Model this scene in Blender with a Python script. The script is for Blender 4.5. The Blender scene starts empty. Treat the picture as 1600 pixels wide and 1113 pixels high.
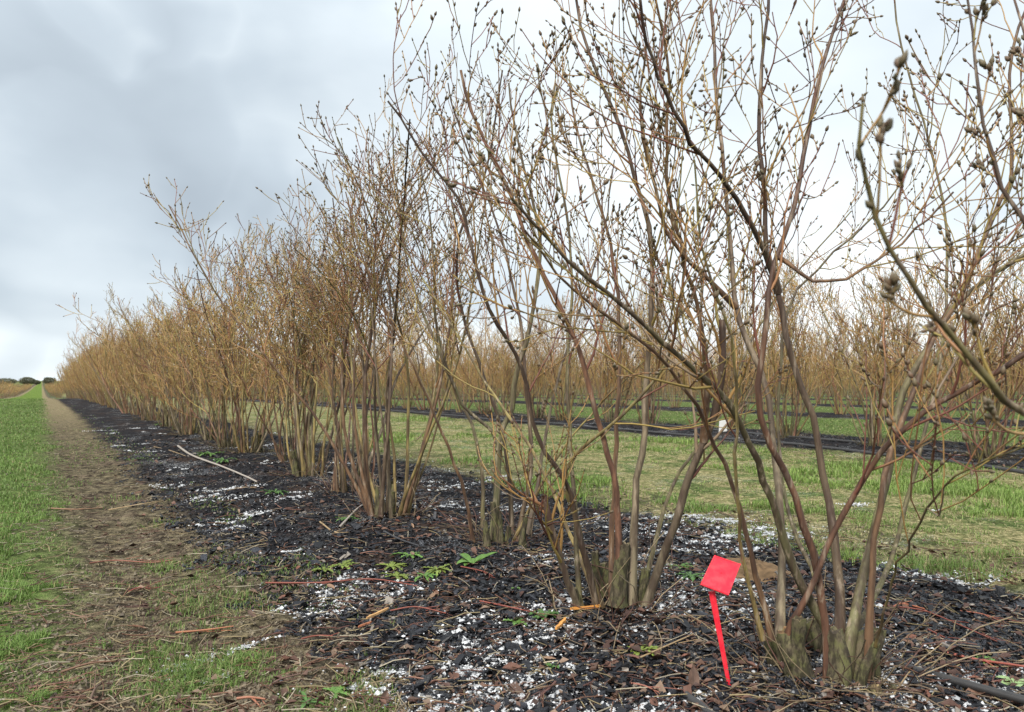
import bpy, math
import numpy as np
from mathutils import Vector

rng = np.random.default_rng(7)
C = bpy.context.scene.collection
SC = bpy.context.scene
CAM_H = 0.65
F = 1200.0            # focal length in photo pixels (1600 wide)
HOR = 597.0           # horizon row in the photo

# ------------------------------------------------------------------ camera
cam_d = bpy.data.cameras.new('camera')
cam_d.sensor_width = 36.0
cam_d.lens = 27.0
cam_d.shift_y = (HOR - 556.5) / 1600.0
cam_d.clip_start = 0.05
cam_d.clip_end = 6000.0
cam_d.dof.use_dof = True
cam_d.dof.focus_distance = 2.6
cam_d.dof.aperture_fstop = 9.0
cam = bpy.data.objects.new('camera', cam_d)
cam.location = (0, 0, CAM_H)
cam.rotation_euler = (math.radians(90), 0, 0)
C.objects.link(cam)
SC.camera = cam

# ------------------------------------------------------------------ sky
SUN_EL, SUN_AZ = math.radians(48), math.radians(205)   # azimuth clockwise from +Y (view direction): behind the camera, a little left
w = bpy.data.worlds.new('World')
SC.world = w
w.use_nodes = True
NT = w.node_tree
NT.nodes.clear()


class NB:
    """small node builder"""
    def __init__(s, tree):
        s.t = tree

    def n(s, typ, **kw):
        nd = s.t.nodes.new(typ)
        for k, v in kw.items():
            setattr(nd, k, v)
        return nd

    def link(s, a, b):
        s.t.links.new(a, b)

    def put(s, sock, v):
        if isinstance(v, bpy.types.NodeSocket):
            s.t.links.new(v, sock)
        else:
            sock.default_value = v

    def m(s, op, a, b=0.0, c=None, clamp=False):
        nd = s.n('ShaderNodeMath', operation=op, use_clamp=clamp)
        s.put(nd.inputs[0], a)
        s.put(nd.inputs[1], b)
        if c is not None:
            s.put(nd.inputs[2], c)
        return nd.outputs[0]

    def dot(s, v, d):
        nd = s.n('ShaderNodeVectorMath', operation='DOT_PRODUCT')
        s.put(nd.inputs[0], v)
        s.put(nd.inputs[1], d)
        return nd.outputs['Value']

    def scale(s, v, d):
        nd = s.n('ShaderNodeVectorMath', operation='MULTIPLY')
        s.put(nd.inputs[0], v)
        s.put(nd.inputs[1], d)
        return nd.outputs[0]

    def noise(s, v, sc, det=4.0, rough=0.55, dist=0.0):
        nd = s.n('ShaderNodeTexNoise')
        s.put(nd.inputs['Vector'], v)
        nd.inputs['Scale'].default_value = sc
        nd.inputs['Detail'].default_value = det
        nd.inputs['Roughness'].default_value = rough
        nd.inputs['Distortion'].default_value = dist
        return nd.outputs[0]

    def step(s, v, a, b):
        nd = s.n('ShaderNodeMapRange', interpolation_type='SMOOTHSTEP')
        s.put(nd.inputs[0], v)
        nd.inputs[1].default_value = a
        nd.inputs[2].default_value = b
        return nd.outputs[0]

    def mix(s, f, a, b, mode='MIX'):
        nd = s.n('ShaderNodeMix', data_type='RGBA', blend_type=mode)
        s.put(nd.inputs[0], f)
        for i, v in ((6, a), (7, b)):
            if isinstance(v, (tuple, list)):
                v = tuple(v) + (1.0,) if len(v) == 3 else v
            s.put(nd.inputs[i], v)
        return nd.outputs[2]


nb = NB(NT)
tc = nb.n('ShaderNodeTexCoord')
D = tc.outputs['Generated']
sky = nb.n('ShaderNodeTexSky', sky_type='NISHITA')
sky.sun_disc = False
sky.sun_elevation = SUN_EL
sky.sun_rotation = SUN_AZ
sky.air_density = 1.0
sky.dust_density = 1.5
bg1 = nb.n('ShaderNodeBackground')
nb.link(sky.outputs[0], bg1.inputs[0])
bg1.inputs[1].default_value = 0.09
# cloud deck: flattened towards the horizon like a real layer seen from below
sep = nb.n('ShaderNodeSeparateXYZ')
nb.link(D, sep.inputs[0])
zz = nb.m('ADD', nb.m('ABSOLUTE', sep.outputs[2]), 0.22)
cmb = nb.n('ShaderNodeCombineXYZ')
nb.link(nb.m('DIVIDE', sep.outputs[0], zz), cmb.inputs[0])
nb.link(nb.m('DIVIDE', sep.outputs[1], zz), cmb.inputs[1])
cmb.inputs[2].default_value = 3.1
cl = cmb.outputs[0]
n1 = nb.noise(cl, 0.85, 3.0, 0.42, 0.25)
n2 = nb.noise(nb.scale(D, (1.0, 1.0, 1.9)), 3.2, 5.0, 0.5, 0.2)


wn = nb.n('ShaderNodeTexNoise')
nb.link(D, wn.inputs['Vector'])
wn.inputs['Scale'].default_value = 3.5
wn.inputs['Detail'].default_value = 3.0
wv1 = nb.n('ShaderNodeVectorMath', operation='SUBTRACT')
nb.link(wn.outputs['Color'], wv1.inputs[0])
wv1.inputs[1].default_value = (0.5, 0.5, 0.5)
wv2 = nb.n('ShaderNodeVectorMath', operation='MULTIPLY_ADD')
nb.link(wv1.outputs[0], wv2.inputs[0])
wv2.inputs[1].default_value = (0.09, 0.09, 0.05)
nb.link(D, wv2.inputs[2])
DW = wv2.outputs[0]


def blob(px, py, rad, amp):
    v = Vector(((px - 800) / F, 1.0, (HOR - py) / F)).normalized()
    d = nb.dot(DW, tuple(v))
    g = nb.m('SUBTRACT', 1.0, nb.m('DIVIDE', nb.m('SUBTRACT', 1.0, d), (rad / F) ** 2 * 0.9), clamp=True)
    g = nb.m('MULTIPLY', g, g)
    return nb.m('MULTIPLY', g, amp * 0.6)


side = nb.step(nb.dot(D, (1.0, -0.1, 0.05)), -0.62, 0.12)
f = nb.m('MULTIPLY_ADD', side, 0.31, 0.33)
f = nb.m('ADD', f, nb.m('MULTIPLY', nb.m('SUBTRACT', n1, 0.5), 0.75))
f = nb.m('ADD', f, nb.m('MULTIPLY', nb.m('SUBTRACT', n2, 0.5), 0.55))
for b in ((40, 150, 150, 0.45), (330, 60, 120, 0.30), (150, 390, 90, 0.25), (390, 190, 110, 0.22), (110, 560, 120, 0.12),
          (240, 230, 210, -0.40), (480, 40, 130, -0.34), (90, 10, 150, -0.34), (60, 400, 140, -0.30), (330, 330, 150, -0.15), (1230, 330, 330, 0.22),
          (850, 120, 260, 0.20), (1480, 120, 160, -0.10)):
    f = nb.m('ADD', f, blob(*b))
low = nb.step(sep.outputs[2], 0.13, 0.0)
f = nb.m('ADD', f, nb.m('MULTIPLY', low, 0.34))
ramp = nb.n('ShaderNodeValToRGB')
el = ramp.color_ramp.elements
el[0].position = 0.0
el[0].color = (0.34, 0.395, 0.45, 1)
el[1].position = 1.0
el[1].color = (0.93, 0.98, 1.0, 1)
e = el.new(0.35)
e.color = (0.49, 0.56, 0.62, 1)
e = el.new(0.68)
e.color = (0.74, 0.81, 0.85, 1)
nb.link(f, ramp.inputs[0])
bg2 = nb.n('ShaderNodeBackground')
nb.link(ramp.outputs[0], bg2.inputs[0])
bg2.inputs[1].default_value = 1.0
# an overcast sky is brighter overhead than at the horizon
nb.link(nb.m('MULTIPLY_ADD', nb.m('MAXIMUM', nb.m('SUBTRACT', sep.outputs[2], 0.35), 0.0), 0.9, 1.0), bg2.inputs[1])
mx = nb.n('ShaderNodeMixShader')
mx.inputs[0].default_value = 0.93
nb.link(bg1.outputs[0], mx.inputs[1])
nb.link(bg2.outputs[0], mx.inputs[2])
wo = nb.n('ShaderNodeOutputWorld')
nb.link(mx.outputs[0], wo.inputs[0])

sun_d = bpy.data.lights.new('sun', 'SUN')
sun_d.energy = 3.9
sun_d.angle = math.radians(14)
sun_d.color = (1.0, 0.94, 0.85)
sun = bpy.data.objects.new('sun', sun_d)
sd = Vector((math.sin(SUN_AZ) * math.cos(SUN_EL), math.cos(SUN_AZ) * math.cos(SUN_EL), math.sin(SUN_EL)))
sun.rotation_euler = sd.to_track_quat('Z', 'Y').to_euler()
sun.location = (0, 0, 20)
C.objects.link(sun)

SC.view_settings.view_transform = 'Standard'
SC.view_settings.look = 'None'
SC.view_settings.exposure = 0.42
SC.view_settings.gamma = 1.0
SC.view_settings.use_curve_mapping = False
SC.cycles.max_bounces = 4
SC.cycles.diffuse_bounces = 2
SC.cycles.glossy_bounces = 1

# ------------------------------------------------------------------ field frame: s runs along the rows, n across them
DV = np.array([-0.5223, 0.8528])
NV = np.array([0.8528, 0.5223])
ROW0, PITCH = 1.55, 5.75
BLOCK_END = 60.0


def hash2(i, j, seed):
    h = (i.astype(np.int64) * 374761393 + j.astype(np.int64) * 668265263 + seed * 2147483647) & 0xFFFFFFFF
    h = ((h ^ (h >> 13)) * 1274126177) & 0xFFFFFFFF
    h = h ^ (h >> 16)
    return (h & 0xFFFFFF) / float(0xFFFFFF)


def vn(x, y, seed=0):
    xi, yi = np.floor(x), np.floor(y)
    fx, fy = x - xi, y - yi
    fx, fy = fx * fx * (3 - 2 * fx), fy * fy * (3 - 2 * fy)
    a, b = hash2(xi, yi, seed), hash2(xi + 1, yi, seed)
    c, d = hash2(xi, yi + 1, seed), hash2(xi + 1, yi + 1, seed)
    return (a * (1 - fx) + b * fx) * (1 - fy) + (c * (1 - fx) + d * fx) * fy


def fbm(x, y, seed=0, o=3):
    t, a, tot = 0, 1.0, 0
    for k in range(o):
        t = t + a * vn(x * 2 ** k + 17 * k, y * 2 ** k - 9 * k, seed + k)
        tot += a
        a *= 0.55
    return t / tot


PS = np.array([-50, 20, 39, 55, 85, 140, 235, 470, 900, 3000.])
PZ = np.array([0, 0, -.12, -.40, -.92, -1.55, -1.8, -1.5, -1.1, 4.0])


def rowdist(n):
    return np.abs(np.mod(n - ROW0 + PITCH / 2, PITCH) - PITCH / 2)


def height(n, s):
    n, s = np.asarray(n, float), np.asarray(s, float)
    z = np.interp(s, PS, PZ)
    rd = rowdist(n)
    z = z + 0.035 * np.exp(-(rd / 0.55) ** 2) * np.clip((BLOCK_END + 2 - s) / 3, 0, 1)
    near = np.clip(1 - (np.hypot(n, s) - 10) / 20, 0, 1)
    z = z + (fbm(n * 1.3, s * 1.3, 3) - 0.5) * 0.05
    rough = np.clip(1.6 - rd * 0.75, 0.25, 1)
    z = z + near * rough * ((fbm(n * 9, s * 9, 11, 3) - 0.5) * 0.035)
    # a wheel track pressed into the bare strip
    z = z - 0.02 * np.exp(-((n - 0.28) / 0.16) ** 2) * near
    return z


def xy(n, s):
    return n * NV[0] + s * DV[0], n * NV[1] + s * DV[1]


def ns(x, y):
    return x * NV[0] + y * NV[1], x * DV[0] + y * DV[1]


def gz(x, y):
    n, s = ns(np.asarray(x, float), np.asarray(y, float))
    return height(n, s)


def G(px, py):
    """ground point seen at a photo pixel"""
    dx, dz = (px - 800) / F, (HOR - py) / F
    Z = CAM_H / max(1e-4, -dz)
    for _ in range(6):
        Z = (CAM_H - float(gz(dx * Z, Z))) / -dz
    return np.array([dx * Z, Z, CAM_H + dz * Z])


def T(px, py, Z):
    return np.array([(px - 800) / F * Z, Z, CAM_H + (HOR - py) / F * Z])


# ------------------------------------------------------------------ mesh building
class MB:
    def __init__(s):
        s.v, s.c, s.q, s.t, s.k = [], [], [], [], 0

    def add(s, v, q=None, t=None, c=None):
        v = np.asarray(v, float).reshape(-1, 3)
        c = np.broadcast_to(np.asarray(c if c is not None else (0.5, 0.5, 0.5), float), (len(v), 3)) if np.ndim(c) < 2 else np.asarray(c)
        s.v.append(v)
        s.c.append(c)
        if q is not None and len(q):
            s.q.append(np.asarray(q, np.int64).reshape(-1, 4) + s.k)
        if t is not None and len(t):
            s.t.append(np.asarray(t, np.int64).reshape(-1, 3) + s.k)
        s.k += len(v)

    def merge(s, o):
        for v, c in zip(o.v, o.c):
            s.v.append(v)
            s.c.append(c)
        s.q += [a + s.k for a in o.q]
        s.t += [a + s.k for a in o.t]
        s.k += o.k

    def mesh(s, name, mat, smooth=True):
        me = bpy.data.meshes.new(name)
        if not s.k:
            return me
        v = np.concatenate(s.v)
        c = np.concatenate(s.c)
        q = np.concatenate(s.q) if s.q else np.zeros((0, 4), int)
        t = np.concatenate(s.t) if s.t else np.zeros((0, 3), int)
        me.vertices.add(len(v))
        me.vertices.foreach_set('co', v.astype(np.float32).ravel())
        li = np.concatenate([q.ravel(), t.ravel()])
        me.loops.add(len(li))
        me.loops.foreach_set('vertex_index', li.astype(np.int32))
        me.polygons.add(len(q) + len(t))
        st = np.concatenate([np.arange(len(q)) * 4, len(q) * 4 + np.arange(len(t)) * 3])
        me.polygons.foreach_set('loop_start', st.astype(np.int32))
        me.polygons.foreach_set('use_smooth', np.full(len(st), smooth))
        ca = me.attributes.new('tint', 'FLOAT_COLOR', 'POINT')
        ca.data.foreach_set('color', np.concatenate([c, np.ones((len(c), 1))], 1).astype(np.float32).ravel())
        me.update(calc_edges=True)
        me.validate()
        me.materials.append(mat)
        return me

    def obj(s, name, mat, parent=None, smooth=True, origin=None):
        if origin is not None and parent is None:
            s.v = [v - np.asarray(origin) for v in s.v]
        o = bpy.data.objects.new(name, s.mesh(name, mat, smooth))
        if origin is not None and parent is None:
            o.location = origin
        C.objects.link(o)
        if parent is not None:
            o.parent = parent
        return o


def tag(o, label=None, cat=None, group=None, kind=None):
    if label:
        o['label'] = label
    if cat:
        o['category'] = cat
    if group:
        o['group'] = group
    if kind:
        o['kind'] = kind
    return o


def empty(name, loc, rz=0.0):
    o = bpy.data.objects.new(name, None)
    o.empty_display_size = 0.1
    o.location = loc
    o.rotation_euler = (0, 0, rz)
    C.objects.link(o)
    return o


def norm(v):
    return v / np.maximum(np.linalg.norm(v, axis=-1, keepdims=True), 1e-9)


def tubes(mb, P, R, sides, Cc, cap=None, wob=0.0, cj=0.0):
    """P [B,N,3] polylines, R [B,N] radii, Cc [B,N,3] colours"""
    B, N = P.shape[:2]
    if B == 0:
        return
    tan = np.empty_like(P)
    tan[:, 1:-1] = P[:, 2:] - P[:, :-2]
    tan[:, 0] = P[:, 1] - P[:, 0]
    tan[:, -1] = P[:, -1] - P[:, -2]
    tan = norm(tan)
    mean = norm(P[:, -1] - P[:, 0])
    ref = np.where(np.abs(mean[:, 2:3]) > 0.7, np.array([[1., 0, 0]]), np.array([[0, 0, 1.]]))[:, None, :]
    u = norm(np.cross(tan, np.broadcast_to(ref, tan.shape)))
    v = np.cross(tan, u)
    a = np.arange(sides) / sides * 2 * np.pi
    ca, sa = np.cos(a), np.sin(a)
    Rr = R[:, :, None]
    if wob:
        Rr = Rr * (1 + wob * rng.uniform(-1, 1, (B, N, sides)))
    V = P[:, :, None, :] + Rr[..., None] * (u[:, :, None, :] * ca[None, None, :, None] + v[:, :, None, :] * sa[None, None, :, None])
    col = np.broadcast_to(Cc[:, :, None, :], V.shape)
    if cj:
        col = col * (1 + cj * rng.uniform(-1, 1, (B, 1, sides, 1)) + cj * 0.5 * rng.uniform(-1, 1, (B, N, sides, 1)))
    base = (np.arange(B) * N * sides)[:, None, None]
    i = (np.arange(N - 1) * sides)[None, :, None]
    j = np.arange(sides)[None, None, :]
    j2 = (j + 1) % sides
    q = np.stack([base + i + j, base + i + j2, base + i + sides + j2, base + i + sides + j], -1)
    mb.add(V.reshape(-1, 3), q=q.reshape(-1, 4), c=col.reshape(-1, 3))
    if cap is not None:
        for b in range(B):
            ring = V[b, -1]
            cen = P[b, -1]
            inner = cen + (ring - cen) * 0.93 + tan[b, -1] * 0.0005
            vv = np.concatenate([ring, inner, [cen + tan[b, -1] * 0.001]])
            qq = [[k, (k + 1) % sides, sides + (k + 1) % sides, sides + k] for k in range(sides)]
            tt = [[sides + k, sides + (k + 1) % sides, 2 * sides] for k in range(sides)]
            cc = np.array([Cc[b, -1]] * sides + [cap] * (sides + 1))
            mb.add(vv, q=qq, t=tt, c=cc)


def tube1(mb, pts, r0, r1, sides, col, col2=None, cap=None, wob=0.0, n=None):
    P = smooth(np.asarray(pts, float), n or max(4, len(pts) * 3))
    t = np.linspace(0, 1, len(P))
    R = r0 + (r1 - r0) * t
    c = np.asarray(col)[None] * (1 - t[:, None]) + np.asarray(col2 if col2 is not None else col)[None] * t[:, None]
    tubes(mb, P[None], R[None], sides, c[None], cap, wob)
    return P


def smooth(p, n):
    """Catmull-Rom through p, resampled to n points at even arc length"""
    if len(p) < 3:
        t = np.linspace(0, 1, n)[:, None]
        return p[0] * (1 - t) + p[-1] * t
    q = np.concatenate([[2 * p[0] - p[1]], p, [2 * p[-1] - p[-2]]])
    out = []
    for i in range(1, len(q) - 2):
        t = np.linspace(0, 1, 9)[:-1, None]
        a, b, c, d = q[i - 1], q[i], q[i + 1], q[i + 2]
        out.append(0.5 * ((2 * b) + (c - a) * t + (2 * a - 5 * b + 4 * c - d) * t ** 2 + (-a + 3 * b - 3 * c + d) * t ** 3))
    out.append(p[-1:])
    o = np.concatenate(out)
    L = np.concatenate([[0], np.cumsum(np.linalg.norm(np.diff(o, axis=0), axis=1))])
    s = np.linspace(0, L[-1], n)
    return np.stack([np.interp(s, L, o[:, k]) for k in range(3)], 1)


def at(P, R, idx, t):
    N = P.shape[1]
    x = np.clip(t, 0, 0.9999) * (N - 1)
    i = x.astype(int)
    f_ = (x - i)[:, None]
    p = P[idx, i] * (1 - f_) + P[idx, i + 1] * f_
    r = R[idx, i] * (1 - f_[:, 0]) + R[idx, i + 1] * f_[:, 0]
    return p, norm(P[idx, i + 1] - P[idx, i]), r


def grow(P, R, count, t0, t1, l0, l1, ang, N, up, jit, rk=0.62, rmax=1.0, rtip=0.0008, taper_len=True):
    """side shoots on every polyline; returns P, R, parent index"""
    B = len(P)
    idx = np.repeat(np.arange(B), count)
    M = len(idx)
    t = np.clip((np.tile(np.arange(count), B) + rng.uniform(0, 1, M)) / count, 0, 1) * (t1 - t0) + t0
    p, d, r = at(P, R, idx, t)
    az = rng.uniform(0, 2 * np.pi, M)
    a = np.where((np.abs(d[:, 2]) > 0.9)[:, None], np.array([[1., 0, 0]]), np.array([[0, 0, 1.]]))
    u = norm(np.cross(d, a))
    v = np.cross(d, u)
    side = u * np.cos(az)[:, None] + v * np.sin(az)[:, None]
    th = np.radians(rng.uniform(ang[0], ang[1], M))[:, None]
    dd = norm(d * np.cos(th) + side * np.sin(th))
    L = rng.uniform(l0, l1, M)
    if taper_len:
        L = L * (1.15 - 0.55 * t)
    seg = (L / (N - 1))[:, None]
    Q = np.empty((M, N, 3))
    Q[:, 0] = p
    for k in range(1, N):
        dd = norm(dd + np.array([0, 0, 1.]) * up + rng.normal(0, jit, (M, 3)))
        Q[:, k] = Q[:, k - 1] + dd * seg
    r0 = np.minimum(r * rk, rmax)
    RR = r0[:, None] + (rtip - r0[:, None]) * np.linspace(0, 1, N)[None] ** 0.8
    RR = np.maximum(RR, rtip * 0.9)
    return Q, RR, idx


PAL = np.array([[1.38, 1.26, 1.2]]) * np.array([[.235, .185, .060], [.260, .165, .060], [.215, .115, .055], [.130, .055, .040], [.190, .150, .105],
                [.250, .215, .075], [.275, .190, .085]])


def tint(M, N, pal, dark=0.0, var=0.22):
    if pal is P_TWIG or pal is P_DARK:
        dark = 0.15
    i = rng.choice(len(PAL), M, p=pal)
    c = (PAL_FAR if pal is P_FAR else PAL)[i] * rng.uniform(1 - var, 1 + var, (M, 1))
    c = np.repeat(c[:, None, :], N, 1)
    return c * (1 - dark)


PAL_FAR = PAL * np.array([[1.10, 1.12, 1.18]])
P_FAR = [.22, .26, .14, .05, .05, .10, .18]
P_TWIG = [.17, .20, .19, .15, .07, .10, .12]
P_DARK = [.06, .12, .24, .40, .08, .02, .08]


def spindles(mb, p, d, L, W, c, c2, sides=5, rings=2):
    """buds: pointed ovals along d"""
    M = len(p)
    if not M:
        return
    a = np.where((np.abs(d[:, 2]) > 0.9)[:, None], np.array([[1., 0, 0]]), np.array([[0, 0, 1.]]))
    u = norm(np.cross(d, a))
    v = np.cross(d, u)
    ang = np.arange(sides) / sides * 2 * np.pi
    hs, ws = ((0.45,), (1.0,)) if rings == 1 else (((0.28, 0.66), (0.95, 0.72)) if rings == 2 else ((0.15, 0.45, 0.78), (0.72, 1.0, 0.55)))
    V = [p[:, None, :]]
    for h_, w_ in zip(hs, ws):
        V.append(p[:, None, :] + d[:, None, :] * (L * h_)[:, None, None] + (W * w_)[:, None, None] * 0.5 *
                 (u[:, None, :] * np.cos(ang)[None, :, None] + v[:, None, :] * np.sin(ang)[None, :, None]))
    V.append((p + d * L[:, None])[:, None, :])
    V = np.concatenate(V, 1)
    K = V.shape[1]
    base = (np.arange(M) * K)[:, None]
    j = np.arange(sides)[None]
    j2 = (j + 1) % sides
    T_ = [np.stack([base + 0 * j, base + 1 + j2, base + 1 + j], -1).reshape(-1, 3)]
    o = 1 + (len(hs) - 1) * sides
    T_.append(np.stack([base + o + j, base + o + j2, base + K - 1 + 0 * j], -1).reshape(-1, 3))
    Q_ = []
    for k in range(len(hs) - 1):
        o = 1 + k * sides
        Q_.append(np.stack([base + o + j, base + o + j2, base + o + sides + j2, base + o + sides + j], -1).reshape(-1, 4))
    cc = np.repeat(c[:, None, :], K, 1).copy()
    cc[:, -1] = c2
    cc[:, 0] = c * 0.6
    if len(hs) > 1:
        cc[:, 1 + (len(hs) - 1) * sides:-1] = (c * 0.5 + c2 * 0.5)[:, None]
    mb.add(V.reshape(-1, 3), q=np.concatenate(Q_) if Q_ else None, t=np.concatenate(T_), c=cc.reshape(-1, 3))


def buds(mb, P, R, per, t0, size, sides, rings, tipbud=True, spread=(0.2, 0.7)):
    B = len(P)
    if not B:
        return
    for k in range(per + (1 if tipbud else 0)):
        tip = k == per
        t = np.full(B, 0.9999) if tip else t0 + (1 - t0) * (k + rng.uniform(0.1, 0.9, B)) / max(per, 1)
        p, d, r = at(P, R, np.arange(B), t)
        az = rng.uniform(0, 2 * np.pi, B)
        u = norm(np.cross(d, np.array([[0.3, 0.2, 1.]])))
        v = np.cross(d, u)
        side = u * np.cos(az)[:, None] + v * np.sin(az)[:, None]
        th = rng.uniform(*spread, B)[:, None] if not tip else 0.1
        dd = norm(d * np.cos(th) + side * np.sin(th))
        p = p + side * (r * 0.6)[:, None] * (0 if tip else 1)
        s = size * rng.uniform(0.55, 1.25, B) * (0.55 + 0.45 * t)
        hue = rng.uniform(0, 1, B)[:, None]
        c = np.array([[.175, .100, .060]]) * (1 - hue) + np.array([[.20, .165, .095]]) * hue
        c2 = np.array([[.25, .215, .16]]) * (1 - hue) + np.array([[.17, .155, .10]]) * hue
        spindles(mb, p, dd, s, s * rng.uniform(0.42, 0.58, B), c * 0.68, c2 * 0.72, sides, rings)


# ------------------------------------------------------------------ materials
def mat(name):
    m_ = bpy.data.materials.new(name)
    m_.use_nodes = True
    t = m_.node_tree
    b = t.nodes['Principled BSDF']
    return m_, NB(t), b


def bump(n_, b, h, strength, dist):
    bp = n_.n('ShaderNodeBump')
    bp.inputs['Strength'].default_value = strength
    bp.inputs['Distance'].default_value = dist
    n_.put(bp.inputs['Height'], h)
    n_.link(bp.outputs[0], b.inputs['Normal'])


def tint_mat(name, rough=0.75, vs=60.0, var=0.5, bstr=0.4, stretch=(1, 1, 1), spec=0.35, translucent=0.0):
    m_, n_, b = mat(name)
    at_ = n_.n('ShaderNodeAttribute', attribute_name='tint')
    oc = n_.n('ShaderNodeTexCoord').outputs['Object']
    ns_ = n_.noise(n_.scale(oc, stretch), vs, 4.0, 0.6)
    k = n_.m('MULTIPLY_ADD', ns_, var * 2, 1 - var)
    cc = n_.n('ShaderNodeVectorMath', operation='SCALE')
    n_.link(at_.outputs['Color'], cc.inputs[0])
    n_.link(k, cc.inputs['Scale'])
    n_.link(cc.outputs[0], b.inputs['Base Color'])
    b.inputs['Roughness'].default_value = rough
    b.inputs['Specular IOR Level'].default_value = spec
    if bstr:
        bump(n_, b, ns_, bstr, 0.003)
    return m_, n_, b, cc.outputs[0], oc


M_TWIG = tint_mat('twig_bark', 0.55, 90, 0.3, 0.0, spec=0.4)[0]
M_BUD = tint_mat('bud_scale', 0.6, 400, 0.45, 0.3)[0]
# cane bark: long grey flakes over red-brown, lichen green low down
M_CANE, n_, b, c_, oc = tint_mat('cane_bark', 0.62, 55, 0.35, 0.7, (1, 1, 0.12))
pl = n_.step(n_.noise(n_.scale(oc, (1, 1, 0.10)), 75, 5, 0.65), 0.52, 0.66)
c1 = n_.mix(n_.m('MULTIPLY', pl, 0.75), c_, (0.34, 0.27, 0.20))
dk = n_.step(n_.noise(n_.scale(oc, (1, 1, 0.2)), 40, 4, 0.6), 0.60, 0.40)
c1 = n_.mix(n_.m('MULTIPLY', dk, 0.70), c1, (0.045, 0.025, 0.02))
n_.link(c1, b.inputs['Base Color'])
# old mossy wood
M_STUMP, n_, b, c_, oc = tint_mat('mossy_bark', 0.95, 110, 0.6, 1.0, (1, 1, 0.5))
ms = n_.step(n_.noise(oc, 24, 5, 0.7), 0.40, 0.60)
c1 = n_.mix(n_.m('MULTIPLY', ms, 0.75), c_, (0.105, 0.110, 0.038))
ds = n_.step(n_.noise(n_.scale(oc, (1, 1, 0.3)), 70, 4, 0.7), 0.56, 0.42)
c1 = n_.mix(n_.m('MULTIPLY', ds, 0.8), c1, (0.025, 0.02, 0.014))
n_.link(c1, b.inputs['Base Color'])
M_CHIP_ALL = tint_mat('charred_mulch', 0.55, 150, 0.5, 0.5, spec=0.45)
M_CHIP = M_CHIP_ALL[0]
_, n_, b, c_, oc = M_CHIP_ALL
du = n_.m('MULTIPLY', n_.step(n_.noise(oc, 2.4, 3, 0.6), 0.46, 0.66), n_.step(n_.noise(oc, 230.0, 3, 0.7), 0.58, 0.66))
n_.link(n_.mix(n_.m('MULTIPLY', du, 0.5), c_, (0.52, 0.54, 0.57)), b.inputs['Base Color'])
M_LEAFD = tint_mat('dry_leaf', 0.65, 120, 0.35, 0.4)[0]
M_SNOW, n_, b = mat('hail_snow')
n_.link(n_.n('ShaderNodeAttribute', attribute_name='tint').outputs['Color'], b.inputs['Base Color'])
b.inputs['Roughness'].default_value = 0.45
b.inputs['Subsurface Weight'].default_value = 0.0
M_GRASS, n_, b, c_, oc = tint_mat('grass_blade', 0.5, 30, 0.25, 0.0, spec=0.3)
tr = n_.n('ShaderNodeBsdfTranslucent')
n_.link(c_, tr.inputs[0])
ms_ = n_.n('ShaderNodeMixShader')
ms_.inputs[0].default_value = 0.35
n_.link(b.outputs[0], ms_.inputs[1])
n_.link(tr.outputs[0], ms_.inputs[2])
n_.link(ms_.outputs[0], n_.t.nodes['Material Output'].inputs[0])

# ground
M_GROUND, n_, b = mat('field_ground')
oc = n_.n('ShaderNodeTexCoord').outputs['Object']
nn = n_.dot(oc, (NV[0], NV[1], 0))
ss = n_.dot(oc, (DV[0], DV[1], 0))
w1 = n_.m('SUBTRACT', n_.noise(oc, 1.6, 4, 0.6), 0.5)
w2 = n_.m('SUBTRACT', n_.noise(oc, 9.0, 4, 0.65), 0.5)
nd = n_.m('ADD', n_.m('ADD', nn, n_.m('MULTIPLY', w1, 0.32)), n_.m('MULTIPLY', w2, 0.30))
rd = n_.m('ABSOLUTE', n_.m('SUBTRACT', n_.m('FLOORED_MODULO', n_.m('ADD', nd, PITCH / 2 - ROW0), PITCH), PITCH / 2))
inblock = n_.m('MULTIPLY', n_.step(ss, BLOCK_END + 3, BLOCK_END + 1), 1.0)
mulch = n_.m('MULTIPLY', n_.step(rd, 1.05, 0.88), n_.m('ADD', inblock, n_.m('MULTIPLY', n_.step(ss, 84, 88), 0.6)), clamp=True)
leftside = n_.step(nn, 1.0, 0.8)
worn = n_.step(rd, 1.62, 1.35)
worn = n_.m('MULTIPLY', worn, n_.m('MULTIPLY_ADD', leftside, 0.55, 0.45))
g1 = n_.noise(oc, 3.0, 5, 0.65)
farg = n_.step(n_.m('ABSOLUTE', ss), 25.0, 60.0)
g2 = n_.noise(oc, 14.0, 5, 0.7)
g3 = n_.noise(oc, 70.0, 4, 0.7)
g4 = n_.noise(oc, 260.0, 3, 0.7)
g5 = n_.noise(oc, 28.0, 6, 0.8)
green = n_.mix(n_.step(g2, 0.3, 0.7), (0.050, 0.065, 0.022), (0.085, 0.140, 0.034))
green = n_.mix(n_.step(g3, 0.45, 0.7), green, (0.14, 0.165, 0.065))
green = n_.mix(farg, green, n_.mix(g1, (0.075, 0.125, 0.020), (0.115, 0.175, 0.030)))
tanm = n_.mix(n_.step(g3, 0.3, 0.7), (0.10, 0.085, 0.035), (0.42, 0.36, 0.20))
tanm = n_.mix(n_.step(g2, 0.42, 0.62), n_.mix(0.45, tanm, (0.12, 0.15, 0.04)), tanm)
dirt = n_.mix(n_.step(g2, 0.35, 0.65), (0.040, 0.030, 0.022), (0.160, 0.125, 0.085))
dirt = n_.mix(n_.step(g3, 0.55, 0.75), dirt, (0.24, 0.19, 0.12))
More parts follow.
